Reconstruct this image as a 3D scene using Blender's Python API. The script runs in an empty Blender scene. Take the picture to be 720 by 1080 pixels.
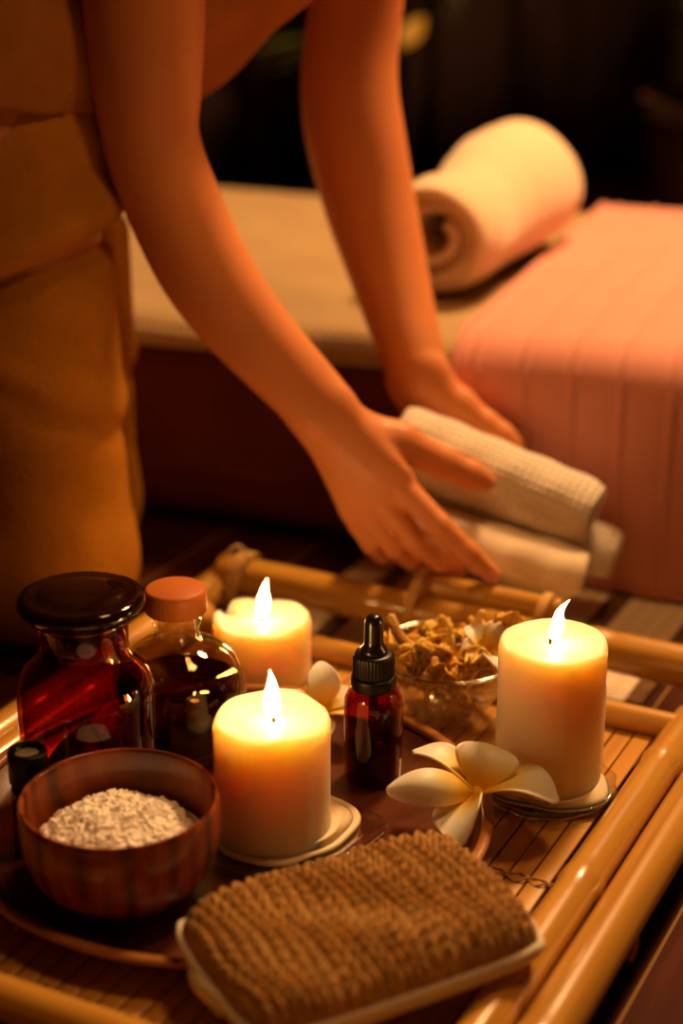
import bpy, bmesh, math, random
import numpy as np
from mathutils import Vector, Matrix, Euler
import openvdb

random.seed(7); rng = np.random.default_rng(7)
SC = bpy.context.scene; COL = SC.collection
PI = math.pi
R = math.radians

# ------------------------------------------------------------------ camera
CAM_H = 0.60; PITCH = R(21); F = 1800.0
cam_d = bpy.data.cameras.new('camera'); cam = bpy.data.objects.new('camera', cam_d); COL.objects.link(cam)
cam.location = (0, 0, CAM_H); cam.rotation_euler = (PI/2-PITCH, 0, 0)
cam_d.sensor_fit = 'VERTICAL'; cam_d.sensor_height = 36; cam_d.sensor_width = 24; cam_d.lens = 60
cam_d.clip_start = .05; cam_d.clip_end = 50
cam_d.dof.use_dof = True; cam_d.dof.focus_distance = 1.075; cam_d.dof.aperture_fstop = 2.8
SC.camera = cam

def ray(px, py):
    dx = (px-360)/F; dy = (py-540)/F
    return Vector((dx, math.cos(PITCH)-dy*math.sin(PITCH), -math.sin(PITCH)-dy*math.cos(PITCH)))
def on_z(px, py, z):
    d = ray(px, py); return Vector((0, 0, CAM_H)) + d*((z-CAM_H)/d.z)
def on_y(px, py, Y):
    d = ray(px, py); return Vector((0, 0, CAM_H)) + d*(Y/d.y)
def mpp(p):                                            # metres per photo pixel at a point
    return (p.y*math.cos(PITCH)-(p.z-CAM_H)*math.sin(PITCH))/F

# ------------------------------------------------------------------ object helpers
def thing(name, label, cat, loc=(0, 0, 0), rotz=0, group=None):
    o = bpy.data.objects.new(name, None); COL.objects.link(o)
    o.empty_display_size = .02
    o.location = loc; o.rotation_euler = (0, 0, rotz); o['label'] = label; o['category'] = cat
    if group: o['group'] = group
    return o
def tag(o, label, cat, group=None, kind=None):
    o['label'] = label; o['category'] = cat
    if group: o['group'] = group
    if kind: o['kind'] = kind
    return o
def obj(name, bm, m, parent=None, smooth=True, label=None, loc=None, rot=None, auto=None):
    if isinstance(bm, bpy.types.Mesh): me = bm
    else:
        me = bpy.data.meshes.new(name)
        bmesh.ops.recalc_face_normals(bm, faces=bm.faces[:])
        bm.to_mesh(me); bm.free()
    if m and not me.materials: me.materials.append(m)
    if smooth:
        for p in me.polygons: p.use_smooth = True
        if auto is not None: me.set_sharp_from_angle(angle=R(auto))
    o = bpy.data.objects.new(name, me); COL.objects.link(o)
    if parent: o.parent = parent
    if loc is not None: o.location = loc
    if rot is not None: o.rotation_euler = rot
    if label: o['label'] = label
    return o
def struct(name, bm, m, **k):
    o = obj(name, bm, m, **k); o['kind'] = 'structure'; return o
def copy_tree(o, parent=None):
    c = o.copy(); COL.objects.link(c)
    if parent: c.parent = parent
    for ch in list(o.children):
        copy_tree(ch, c)
    return c

# ------------------------------------------------------------------ mesh helpers
def B(): return bmesh.new()
def lathe(bm, prof, seg=64, fn=None):
    """prof: list of (r, z); r==0 makes a pole. fn(r,z,ang)->(r,z)"""
    rings = []
    for r, z in prof:
        if r <= 1e-7: rings.append([bm.verts.new((0, 0, z))])
        else:
            ring = []
            for i in range(seg):
                a = 2*PI*i/seg
                rr, zz = fn(r, z, a) if fn else (r, z)
                ring.append(bm.verts.new((rr*math.cos(a), rr*math.sin(a), zz)))
            rings.append(ring)
    for A, C in zip(rings, rings[1:]):
        if len(A) == 1 and len(C) == 1: continue
        for i in range(seg):
            j = (i+1) % seg
            if len(A) == 1: bm.faces.new((A[0], C[i], C[j]))
            elif len(C) == 1: bm.faces.new((A[i], A[j], C[0]))
            else: bm.faces.new((A[i], A[j], C[j], C[i]))
    return bm
def tube(bm, pts, rad, seg=16, caps='flat', flat=None):
    pts = [Vector(p) for p in pts]; n = len(pts)
    if not hasattr(rad, '__len__'): rad = [rad]*n
    tang = []
    for i in range(n):
        t = pts[min(i+1, n-1)]-pts[max(i-1, 0)]
        tang.append(t.normalized() if t.length > 1e-9 else Vector((0, 0, 1)))
    up = Vector((0, 0, 1)) if abs(tang[0].z) < .9 else Vector((1, 0, 0))
    x = tang[0].cross(up).normalized(); rings = []
    for i in range(n):
        x = (x-tang[i]*x.dot(tang[i])).normalized(); y = tang[i].cross(x)
        fl = 1 if flat is None else flat
        rings.append([bm.verts.new(pts[i]+(x*math.cos(2*PI*k/seg)+y*math.sin(2*PI*k/seg)*fl)*rad[i]) for k in range(seg)])
    for A, C in zip(rings, rings[1:]):
        for k in range(seg):
            j = (k+1) % seg; bm.faces.new((A[k], A[j], C[j], C[k]))
    for ring, t, s in ((rings[0], tang[0], -1), (rings[-1], tang[-1], 1)):
        if caps == 'none': break
        c = sum((v.co for v in ring), Vector())/seg
        h = (ring[0].co-c).length
        cv = bm.verts.new(c+t*s*(h*.6 if caps == 'round' else 0))
        for k in range(seg):
            j = (k+1) % seg; bm.faces.new((ring[k], ring[j], cv))
    return bm
def rbox(bm, lo, hi, bev=.003, seg=3):
    r = bmesh.ops.create_cube(bm, size=1); vs = r['verts']
    lo = Vector(lo); hi = Vector(hi)
    for v in vs:
        v.co = Vector([(lo[i]+hi[i])/2+v.co[i]*(hi[i]-lo[i]) for i in range(3)])
    if bev > 0:
        es = list({e for v in vs for e in v.link_edges})
        bmesh.ops.bevel(bm, geom=es, offset=bev, segments=seg, profile=.5, affect='EDGES')
    return bm
def grid(bm, nu, nv, fn, closed_u=False, uvname=None):
    vs = [[bm.verts.new(fn(i/(nu if closed_u else nu-1), j/(nv-1))) for j in range(nv)] for i in range(nu)]
    for i in range(nu if closed_u else nu-1):
        k = (i+1) % nu
        for j in range(nv-1):
            bm.faces.new((vs[i][j], vs[k][j], vs[k][j+1], vs[i][j+1]))
    return vs
def sheet(bm, nu, nv, fn, th):
    """a two-sided sheet of thickness th (closed solid); fn(s,t)->Vector"""
    P = [[Vector(fn(i/(nu-1), j/(nv-1))) for j in range(nv)] for i in range(nu)]
    N = [[None]*nv for _ in range(nu)]
    for i in range(nu):
        for j in range(nv):
            a = P[min(i+1, nu-1)][j]-P[max(i-1, 0)][j]; b = P[i][min(j+1, nv-1)]-P[i][max(j-1, 0)]
            n = a.cross(b); N[i][j] = n.normalized() if n.length > 1e-12 else Vector((0, 0, 1))
    T = [[bm.verts.new(P[i][j]+N[i][j]*th/2) for j in range(nv)] for i in range(nu)]
    U = [[bm.verts.new(P[i][j]-N[i][j]*th/2) for j in range(nv)] for i in range(nu)]
    for i in range(nu-1):
        for j in range(nv-1):
            bm.faces.new((T[i][j], T[i+1][j], T[i+1][j+1], T[i][j+1]))
            bm.faces.new((U[i][j], U[i][j+1], U[i+1][j+1], U[i+1][j]))
    for i in range(nu-1):
        for j in (0, nv-1): bm.faces.new((T[i][j], T[i+1][j], U[i+1][j], U[i][j]))
    for j in range(nv-1):
        for i in (0, nu-1): bm.faces.new((T[i][j], T[i][j+1], U[i][j+1], U[i][j]))
    return bm
def sm(a, b, x):
    x = min(1, max(0, (x-a)/(b-a))); return x*x*(3-2*x)
def bez(pts, n):
    """Catmull-Rom through pts"""
    pts = [Vector(p) for p in pts]; out = []
    q = [pts[0]*2-pts[1]]+pts+[pts[-1]*2-pts[-2]]
    m = len(pts)-1
    for i in range(n):
        t = i/(n-1)*m; k = min(int(t), m-1); t -= k
        a, b, c, d = q[k:k+4]
        out.append(.5*((2*b)+(c-a)*t+(2*a-5*b+4*c-d)*t*t+(3*b-a-3*c+d)*t**3))
    return out
def lerp_list(v, n):
    return list(np.interp(np.linspace(0, len(v)-1, n), range(len(v)), v))

# ------------------------------------------------------------------ materials
def new_mat(name):
    m = bpy.data.materials.new(name); m.use_nodes = True
    nt = m.node_tree; bs = nt.nodes['Principled BSDF']
    return m, nt, bs
def N(nt, typ, **k):
    n = nt.nodes.new(typ)
    for a, v in k.items():
        if a.startswith('i_'): n.inputs[a[2:].replace('_', ' ')].default_value = v
        else: setattr(n, a, v)
    return n
def L(nt, a, b): nt.links.new(a, b)
def ramp(nt, stops):
    r = nt.nodes.new('ShaderNodeValToRGB'); e = r.color_ramp.elements
    e[0].position, e[0].color = stops[0][0], (*stops[0][1], 1)
    e[1].position, e[1].color = stops[-1][0], (*stops[-1][1], 1)
    for p, c in stops[1:-1]:
        x = e.new(p); x.color = (*c, 1)
    return r
def plain(name, c, rough=.5, spec=.5, bump=None, var=.0, var_scale=8, coat=0, sheen=0, coord='Object', **k):
    m, nt, bs = new_mat(name)
    bs.inputs['Base Color'].default_value = (*c, 1); bs.inputs['Roughness'].default_value = rough
    bs.inputs['Specular IOR Level'].default_value = spec
    bs.inputs['Coat Weight'].default_value = coat; bs.inputs['Sheen Weight'].default_value = sheen
    tc = N(nt, 'ShaderNodeTexCoord')
    if var:
        n = N(nt, 'ShaderNodeTexNoise'); n.inputs['Scale'].default_value = var_scale; n.inputs['Detail'].default_value = 4
        L(nt, tc.outputs[coord], n.inputs['Vector'])
        r = ramp(nt, [(.3, tuple(x*(1-var) for x in c)), (.7, tuple(min(1, x*(1+var)) for x in c))])
        L(nt, n.outputs['Fac'], r.inputs['Fac']); L(nt, r.outputs['Color'], bs.inputs['Base Color'])
    if bump:
        sc, st, dist = bump
        n = N(nt, 'ShaderNodeTexNoise'); n.inputs['Scale'].default_value = sc; n.inputs['Detail'].default_value = 3
        L(nt, tc.outputs[coord], n.inputs['Vector'])
        b = N(nt, 'ShaderNodeBump'); b.inputs['Strength'].default_value = st; b.inputs['Distance'].default_value = dist
        L(nt, n.outputs['Fac'], b.inputs['Height']); L(nt, b.outputs['Normal'], bs.inputs['Normal'])
    for a, v in k.items(): bs.inputs[a.replace('_', ' ')].default_value = v
    return m
def grain(name, stops, axis=(1, 1, .08), scale=60, rough=.35, coat=.2, dist=1.0, bump=.0, spec=.5):
    """wood-like streaks, squeezed along one axis"""
    m, nt, bs = new_mat(name)
    tc = N(nt, 'ShaderNodeTexCoord'); mp = N(nt, 'ShaderNodeMapping'); mp.inputs['Scale'].default_value = axis
    L(nt, tc.outputs['Object'], mp.inputs['Vector'])
    n = N(nt, 'ShaderNodeTexNoise'); n.inputs['Scale'].default_value = scale; n.inputs['Detail'].default_value = 5
    n.inputs['Distortion'].default_value = dist
    L(nt, mp.outputs['Vector'], n.inputs['Vector'])
    r = ramp(nt, stops); L(nt, n.outputs['Fac'], r.inputs['Fac']); L(nt, r.outputs['Color'], bs.inputs['Base Color'])
    bs.inputs['Roughness'].default_value = rough; bs.inputs['Coat Weight'].default_value = coat
    bs.inputs['Coat Roughness'].default_value = .15; bs.inputs['Specular IOR Level'].default_value = spec
    if bump:
        b = N(nt, 'ShaderNodeBump'); b.inputs['Strength'].default_value = bump; b.inputs['Distance'].default_value = .001
        L(nt, n.outputs['Fac'], b.inputs['Height']); L(nt, b.outputs['Normal'], bs.inputs['Normal'])
    return m
def rings_wood(name, c_dark, c_mid, c_light, scale=55, rough=.3, offs=(0, 0, 0)):
    m, nt, bs = new_mat(name)
    tc = N(nt, 'ShaderNodeTexCoord'); mp = N(nt, 'ShaderNodeMapping'); mp.inputs['Location'].default_value = offs
    mp.inputs['Scale'].default_value = (1, 1, .45)
    L(nt, tc.outputs['Object'], mp.inputs['Vector'])
    w = N(nt, 'ShaderNodeTexWave', wave_type='RINGS', rings_direction='Z'); w.inputs['Scale'].default_value = scale
    w.inputs['Distortion'].default_value = 5.0; w.inputs['Detail'].default_value = 2; w.inputs['Detail Scale'].default_value = .6
    L(nt, mp.outputs['Vector'], w.inputs['Vector'])
    r = ramp(nt, [(.0, c_dark), (.2, c_mid), (.75, c_light), (1., c_mid)])
    L(nt, w.outputs['Fac'], r.inputs['Fac'])
    n = N(nt, 'ShaderNodeTexNoise'); n.inputs['Scale'].default_value = 130; n.inputs['Detail'].default_value = 4
    mp2 = N(nt, 'ShaderNodeMapping'); mp2.inputs['Scale'].default_value = (1, 1, .12); L(nt, tc.outputs['Object'], mp2.inputs['Vector'])
    L(nt, mp2.outputs['Vector'], n.inputs['Vector'])
    mx = N(nt, 'ShaderNodeMix', data_type='RGBA', blend_type='MULTIPLY'); mx.inputs[0].default_value = .5
    L(nt, r.outputs['Color'], mx.inputs[6]); L(nt, n.outputs['Fac'], mx.inputs[7])
    hs = N(nt, 'ShaderNodeHueSaturation'); hs.inputs['Value'].default_value = 1.35; L(nt, mx.outputs[2], hs.inputs['Color'])
    L(nt, hs.outputs['Color'], bs.inputs['Base Color'])
    bs.inputs['Roughness'].default_value = rough; bs.inputs['Coat Weight'].default_value = .08
    bs.inputs['Coat Roughness'].default_value = .2
    return m
def thin_glass(name, c, rough=.02, refl=.05, edge=.8, power=3.5):
    """clear sheet glass: tinted see-through with mirror at grazing angles"""
    m = bpy.data.materials.new(name); m.use_nodes = True; nt = m.node_tree; nt.nodes.clear()
    out = N(nt, 'ShaderNodeOutputMaterial'); mix = N(nt, 'ShaderNodeMixShader')
    tr = N(nt, 'ShaderNodeBsdfTransparent'); tr.inputs['Color'].default_value = (*c, 1)
    gl = N(nt, 'ShaderNodeBsdfGlossy'); gl.inputs['Roughness'].default_value = rough
    lw = N(nt, 'ShaderNodeLayerWeight'); lw.inputs['Blend'].default_value = .5
    p = N(nt, 'ShaderNodeMath', operation='POWER'); p.inputs[1].default_value = power
    L(nt, lw.outputs['Facing'], p.inputs[0])
    ma = N(nt, 'ShaderNodeMath', operation='MULTIPLY_ADD'); ma.inputs[1].default_value = edge; ma.inputs[2].default_value = refl
    L(nt, p.outputs[0], ma.inputs[0])
    L(nt, ma.outputs[0], mix.inputs[0]); L(nt, tr.outputs[0], mix.inputs[1]); L(nt, gl.outputs[0], mix.inputs[2])
    L(nt, mix.outputs[0], out.inputs['Surface'])
    return m
def glass(name, c, rough=.0, ior=1.45):
    m, nt, bs = new_mat(name)
    bs.inputs['Base Color'].default_value = (*c, 1); bs.inputs['Roughness'].default_value = rough
    bs.inputs['Transmission Weight'].default_value = 1; bs.inputs['IOR'].default_value = ior
    return m
def wax(name, c, scale=.03, rad=(1., .55, .25)):
    m, nt, bs = new_mat(name)
    bs.inputs['Base Color'].default_value = (*c, 1); bs.inputs['Roughness'].default_value = .38
    bs.inputs['Subsurface Weight'].default_value = 1.0; bs.inputs['Subsurface Radius'].default_value = rad
    bs.inputs['Subsurface Scale'].default_value = scale; bs.inputs['Specular IOR Level'].default_value = .3
    bs.inputs['Subsurface Anisotropy'].default_value = .6
    return m
def weave(name, c1, c2, fu, fv, strength=.5, dist=.002, rough=.9, sheen=.2, coord='UV', var=.12):
    """fabric whose bump is a grid of raised ribs in two directions"""
    m, nt, bs = new_mat(name)
    tc = N(nt, 'ShaderNodeTexCoord'); sp = N(nt, 'ShaderNodeSeparateXYZ'); L(nt, tc.outputs[coord], sp.inputs[0])
    hs = []
    for ax, f in (('X', fu), ('Y', fv)):
        a = N(nt, 'ShaderNodeMath', operation='MULTIPLY'); a.inputs[1].default_value = f*2*PI; L(nt, sp.outputs[ax], a.inputs[0])
        s = N(nt, 'ShaderNodeMath', operation='SINE'); L(nt, a.outputs[0], s.inputs[0]); hs.append(s)
    mx = N(nt, 'ShaderNodeMath', operation='MAXIMUM'); L(nt, hs[0].outputs[0], mx.inputs[0]); L(nt, hs[1].outputs[0], mx.inputs[1])
    n = N(nt, 'ShaderNodeTexNoise'); n.inputs['Scale'].default_value = 300; n.inputs['Detail'].default_value = 3
    L(nt, tc.outputs['Object'], n.inputs['Vector'])
    ad = N(nt, 'ShaderNodeMath', operation='MULTIPLY_ADD'); ad.inputs[1].default_value = .7; L(nt, n.outputs['Fac'], ad.inputs[0]); L(nt, mx.outputs[0], ad.inputs[2])
    b = N(nt, 'ShaderNodeBump'); b.inputs['Strength'].default_value = strength; b.inputs['Distance'].default_value = dist
    L(nt, ad.outputs[0], b.inputs['Height']); L(nt, b.outputs['Normal'], bs.inputs['Normal'])
    n2 = N(nt, 'ShaderNodeTexNoise'); n2.inputs['Scale'].default_value = 14; L(nt, tc.outputs['Object'], n2.inputs['Vector'])
    r = ramp(nt, [(.3, c2), (.7, c1)]); L(nt, n2.outputs['Fac'], r.inputs['Fac']); L(nt, r.outputs['Color'], bs.inputs['Base Color'])
    bs.inputs['Roughness'].default_value = rough; bs.inputs['Sheen Weight'].default_value = sheen
    return m

M = {}
M['bamboo'] = grain('bamboo_cane', [(.25, (.42, .19, .022)), (.5, (.60, .31, .045)), (.8, (.70, .39, .07))], axis=(1, .05, 1), scale=70, rough=.3, coat=.9)
M['bamboo_x'] = grain('bamboo_cane_across', [(.25, (.42, .19, .022)), (.5, (.60, .31, .045)), (.8, (.70, .39, .07))], axis=(.05, 1, 1), scale=70, rough=.3, coat=.9)
M['slat'] = grain('bamboo_slat', [(.2, (.36, .15, .02)), (.5, (.54, .265, .04)), (.8, (.64, .34, .06))], axis=(1, .06, 1), scale=45, rough=.38, coat=.25)
M['raffia'] = plain('raffia_cord', (.66, .42, .14), .7, .3, bump=(400, .5, .001), var=.2, var_scale=90)
M['thread'] = plain('brown_thread', (.40, .22, .07), .6, .3)
M['wax'] = wax('cream_wax', (.96, .79, .56), .030, (1, .68, .36))
M['puddle'] = wax('melted_wax', (.90, .74, .52), .006, (1, .7, .4))
M['wick'] = plain('charred_wick', (.02, .012, .008), .9, .1)
M['plate'] = grain('dark_plate_wood', [(.2, (.055, .012, .004)), (.5, (.11, .028, .008)), (.8, (.16, .045, .013))], axis=(.15, 1, 1), scale=40, rough=.3, coat=.15, dist=1.5)
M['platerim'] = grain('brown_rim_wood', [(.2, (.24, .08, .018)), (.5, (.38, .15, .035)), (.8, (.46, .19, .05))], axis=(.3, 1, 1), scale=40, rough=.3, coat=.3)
M['bowlwood'] = rings_wood('red_brown_bowl_wood', (.12, .025, .006), (.27, .056, .012), (.36, .082, .018), scale=13, rough=.26, offs=(.025, .055, .0))
M['salt'] = plain('bath_salt_crystal', (.98, .93, .86), .4, .4)
M['white_petal'] = None
M['knit'] = plain('sisal_yarn', (.50, .29, .085), .95, .05, bump=(900, .7, .0006), var=.3, var_scale=160, sheen=.2)
M['cotton'] = plain('white_cotton', (.80, .70, .58), .85, .2, bump=(700, .4, .0005), sheen=.3)
M['amber'] = thin_glass('amber_glass', (.68, .25, .08), .02, .05, .75)
M['amber_thick'] = plain('amber_stopper_glass', (.012, .004, .002), .08, .5)
M['clear'] = thin_glass('clear_glass', (.955, .94, .89), .02, .05, .85, 2.6)
M['rimglass'] = thin_glass('polished_glass_rim', (.80, .74, .62), .12, .34, .6, 2.0)
M['oilglass'] = thin_glass('bottle_glass', (.93, .86, .72), .015, .05, .8)
M['oil'] = thin_glass('red_brown_oil', (.30, .065, .012), .05, .05, .35)
M['darkoil'] = thin_glass('dark_amber_oil', (.20, .04, .008), .05, .04, .3)
M['amber_bottle'] = thin_glass('amber_dropper_glass', (.66, .25, .055), .02, .05, .8)
M['cork_cap'] = plain('terracotta_plastic_cap', (.55, .155, .028), .5, .3, bump=(500, .2, .0004))
M['black'] = plain('black_plastic', (.008, .005, .004), .38, .35)
M['rubber'] = plain('black_rubber', (.010, .006, .005), .25, .5)
M['grey_disc'] = plain('pale_liner_disc', (.55, .50, .46), .5, .4)
M['refraction_red'] = plain('red_refraction', (.75, .05, .02), .6, .3, bump=(120, .6, .002), var=.4, var_scale=60)  # red colour standing in for what the jar glass refracts
M['twig'] = plain('dark_twig', (.02, .008, .004), .8, .2)
M['dried'] = plain('dried_yellow_petal', (.90, .53, .11), .7, .25, bump=(160, .6, .002), var=.4, var_scale=55)
M['dried_brown'] = plain('dried_brown_petal', (.78, .41, .075), .75, .2, bump=(160, .6, .002), var=.4, var_scale=55)
M['stem'] = plain('dried_stem', (.80, .52, .16), .7, .25, var=.25, var_scale=80)
M['skin'] = plain('warm_skin', (.66, .245, .085), .46, .35, bump=(260, .12, .0008), var=.06, var_scale=20, Subsurface_Weight=.18, Subsurface_Scale=.006)
M['nail'] = plain('finger_nail', (.66, .27, .17), .3, .5)
M['hair'] = plain('dark_brown_hair', (.03, .014, .008), .5, .4, bump=(200, .6, .002))
M['eye'] = plain('eye_white', (.8, .75, .7), .2, .5)
M['top'] = plain('rust_brown_cloth', (.38, .145, .030), .9, .1, bump=(240, .5, .0012), var=.12, var_scale=25)
M['trousers'] = plain('ochre_linen', (.45, .18, .017), .92, .08, bump=(220, .6, .0015), var=.12, var_scale=30)
M['towel'] = weave('cream_waffle_towel', (.95, .85, .70), (.92, .81, .65), 32, 34, .85, .0018)
M['terry'] = plain('cream_terry_towel', (.84, .66, .46), .95, .1, bump=(500, .6, .002), sheen=.4)
M['terry_w'] = plain('white_terry_towel', (.86, .72, .54), .95, .1, bump=(600, .5, .0012), sheen=.3)
M['mattress'] = plain('shade_maroon_fabric', (.12, .025, .015), .95, .1, bump=(200, .4, .002), var=.15, var_scale=20)  # shade on the bed's beige side is put into this dark maroon
M['beige'] = weave('beige_woven_cover', (.46, .31, .138), (.40, .265, .118), 150, 150, .5, .002, coord='Object')
M['pink'] = plain('dusty_pink_cloth', (.68, .295, .235), .8, .25, bump=(300, .35, .001), var=.05, var_scale=12, sheen=.15)
M['reed'] = None
M['border'] = plain('brown_mat_border', (.13, .065, .02), .8, .2, bump=(300, .7, .001), var=.35, var_scale=120)
M['wall'] = plain('dark_wall_paint', (.035, .016, .010), .9, .1)
M['curtain'] = plain('dark_curtain_cloth', (.03, .015, .011), .9, .1, bump=(100, .3, .002))
M['leaf'] = plain('dark_green_leaf', (.10, .12, .03), .5, .3, var=.4, var_scale=6)
M['yleaf'] = plain('yellow_green_leaf', (.42, .26, .02), .5, .3)
M['pot'] = plain('dark_clay_pot', (.05, .022, .014), .7, .3)
M['soil'] = plain('dark_soil', (.02, .012, .008), .95, .1, bump=(90, .8, .01))

def petal_mat():
    m, nt, bs = new_mat('white_frangipani_petal')
    tc = N(nt, 'ShaderNodeTexCoord'); sp = N(nt, 'ShaderNodeSeparateXYZ'); L(nt, tc.outputs['UV'], sp.inputs[0])
    r = ramp(nt, [(.15, (.92, .55, .03)), (.42, (.94, .78, .34)), (.62, (.95, .89, .80))])
    L(nt, sp.outputs['X'], r.inputs['Fac']); L(nt, r.outputs['Color'], bs.inputs['Base Color'])
    bs.inputs['Roughness'].default_value = .45; bs.inputs['Subsurface Weight'].default_value = .4; bs.inputs['Subsurface Scale'].default_value = .004
    return m
M['white_petal'] = petal_mat()
M['heart'] = plain('yellow_flower_heart', (.90, .56, .06), .5, .3)
def reed_mat():
    m, nt, bs = new_mat('pale_reed_mat')
    tc = N(nt, 'ShaderNodeTexCoord')
    w = N(nt, 'ShaderNodeTexWave', wave_type='BANDS', bands_direction='Y'); w.inputs['Scale'].default_value = 55; w.inputs['Distortion'].default_value = .4
    L(nt, tc.outputs['Object'], w.inputs['Vector'])
    w2 = N(nt, 'ShaderNodeTexWave', wave_type='BANDS', bands_direction='X'); w2.inputs['Scale'].default_value = 22
    L(nt, tc.outputs['Object'], w2.inputs['Vector'])
    mu = N(nt, 'ShaderNodeMath', operation='MULTIPLY_ADD'); mu.inputs[1].default_value = .35; L(nt, w2.outputs['Fac'], mu.inputs[0]); L(nt, w.outputs['Fac'], mu.inputs[2])
    r = ramp(nt, [(.1, (.50, .38, .26)), (.7, (.80, .66, .48))]); L(nt, mu.outputs[0], r.inputs['Fac'])
    L(nt, r.outputs['Color'], bs.inputs['Base Color']); bs.inputs['Roughness'].default_value = .65
    b = N(nt, 'ShaderNodeBump'); b.inputs['Strength'].default_value = .6; b.inputs['Distance'].default_value = .0015
    L(nt, mu.outputs[0], b.inputs['Height']); L(nt, b.outputs['Normal'], bs.inputs['Normal'])
    return m
M['reed'] = reed_mat()
def floor_mat():
    m, nt, bs = new_mat('dark_wood_planks')
    tc = N(nt, 'ShaderNodeTexCoord'); mp = N(nt, 'ShaderNodeMapping'); mp.inputs['Rotation'].default_value = (0, 0, R(27)); mp.inputs['Location'].default_value = (.028, 0, 0)
    L(nt, tc.outputs['Object'], mp.inputs['Vector'])
    sp = N(nt, 'ShaderNodeSeparateXYZ'); L(nt, mp.outputs['Vector'], sp.inputs[0])
    dv = N(nt, 'ShaderNodeMath', operation='DIVIDE'); dv.inputs[1].default_value = .095; L(nt, sp.outputs['X'], dv.inputs[0])
    fr = N(nt, 'ShaderNodeMath', operation='FRACT'); L(nt, dv.outputs[0], fr.inputs[0])
    lt = N(nt, 'ShaderNodeMath', operation='LESS_THAN'); lt.inputs[1].default_value = .022; L(nt, fr.outputs[0], lt.inputs[0])
    mp2 = N(nt, 'ShaderNodeMapping'); mp2.inputs['Scale'].default_value = (1, .07, 1); L(nt, mp.outputs['Vector'], mp2.inputs['Vector'])
    n = N(nt, 'ShaderNodeTexNoise'); n.inputs['Scale'].default_value = 60; n.inputs['Detail'].default_value = 5; L(nt, mp2.outputs['Vector'], n.inputs['Vector'])
    r = ramp(nt, [(.25, (.02, .004, .002)), (.6, (.06, .011, .004)), (.8, (.11, .022, .007))]); L(nt, n.outputs['Fac'], r.inputs['Fac'])
    mx = N(nt, 'ShaderNodeMix', data_type='RGBA'); L(nt, lt.outputs[0], mx.inputs[0]); L(nt, r.outputs['Color'], mx.inputs[6])
    mx.inputs[7].default_value = (.26, .14, .04, 1)
    L(nt, mx.outputs[2], bs.inputs['Base Color']); bs.inputs['Roughness'].default_value = .6; bs.inputs['Specular IOR Level'].default_value = .06
    b = N(nt, 'ShaderNodeBump'); b.inputs['Strength'].default_value = .3; b.inputs['Distance'].default_value = .001
    L(nt, n.outputs['Fac'], b.inputs['Height']); L(nt, b.outputs['Normal'], bs.inputs['Normal'])
    return m
M['floor'] = floor_mat()
FLAME_STRENGTH = 80
def flame_mat():
    m = bpy.data.materials.new('candle_flame'); m.use_nodes = True; nt = m.node_tree; nt.nodes.clear()
    out = N(nt, 'ShaderNodeOutputMaterial'); em = N(nt, 'ShaderNodeEmission')
    em.inputs['Color'].default_value = (1, .52, .17, 1); em.inputs['Strength'].default_value = FLAME_STRENGTH
    L(nt, em.outputs[0], out.inputs['Surface']); return m
M['flame'] = flame_mat()

# ------------------------------------------------------------------ setting
bm = B(); rbox(bm, (-2.6, -.6, -.06), (2.6, 3.7, 0), 0); struct('floor', bm, M['floor'], smooth=False)
bm = B(); rbox(bm, (-2.6, 3.6, 0), (2.6, 3.7, 2.6), 0); struct('wall_back', bm, M['wall'], smooth=False)
bm = B(); rbox(bm, (-2.7, -.6, 0), (-2.6, 3.7, 2.6), 0); struct('wall_left', bm, M['wall'], smooth=False)
bm = B(); rbox(bm, (2.6, -.6, 0), (2.7, 3.7, 2.6), 0); struct('wall_right', bm, M['wall'], smooth=False)

def curtain(x0, x1, y, z1, label):
    bm = B(); n = int((x1-x0)*60)
    def fn(s, t):
        x = x0+(x1-x0)*s
        a = .028*math.sin(s*(x1-x0)*2*PI/.13+.6*math.sin(s*9))+.012*math.sin(s*37)
        return Vector((x+.01*math.sin(t*5+s*20), y+a*(1-.35*t), .012+z1*t))
    sheet(bm, n, 14, fn, .003)
    t = thing('curtain', label, 'curtain', (0, 0, 0)); obj('curtain_cloth', bm, M['curtain'], t)
    bm = B(); tube(bm, [(x0-.03, y, z1+.03), (x1+.03, y, z1+.03)], .012, 12, 'round'); obj('curtain_rod', bm, M['black'], t)
    bm = B()
    for k in range(9):
        xx = x0+(x1-x0)*k/8; bm = B()
        tube(bm, [(xx+.0, y+.02*math.cos(a), z1+.024+.02*math.sin(a)) for a in np.linspace(0, 2*PI, 17)], .002, 6, 'none')
        obj('curtain_ring', bm, M['black'], t)
curtain(-.9, .06, 3.35, 2.2, 'dark curtain hanging behind the bed, left of the gap')
curtain(.12, .62, 3.38, 2.2, 'dark curtain hanging behind the big rolled towel, right of the gap')

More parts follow.
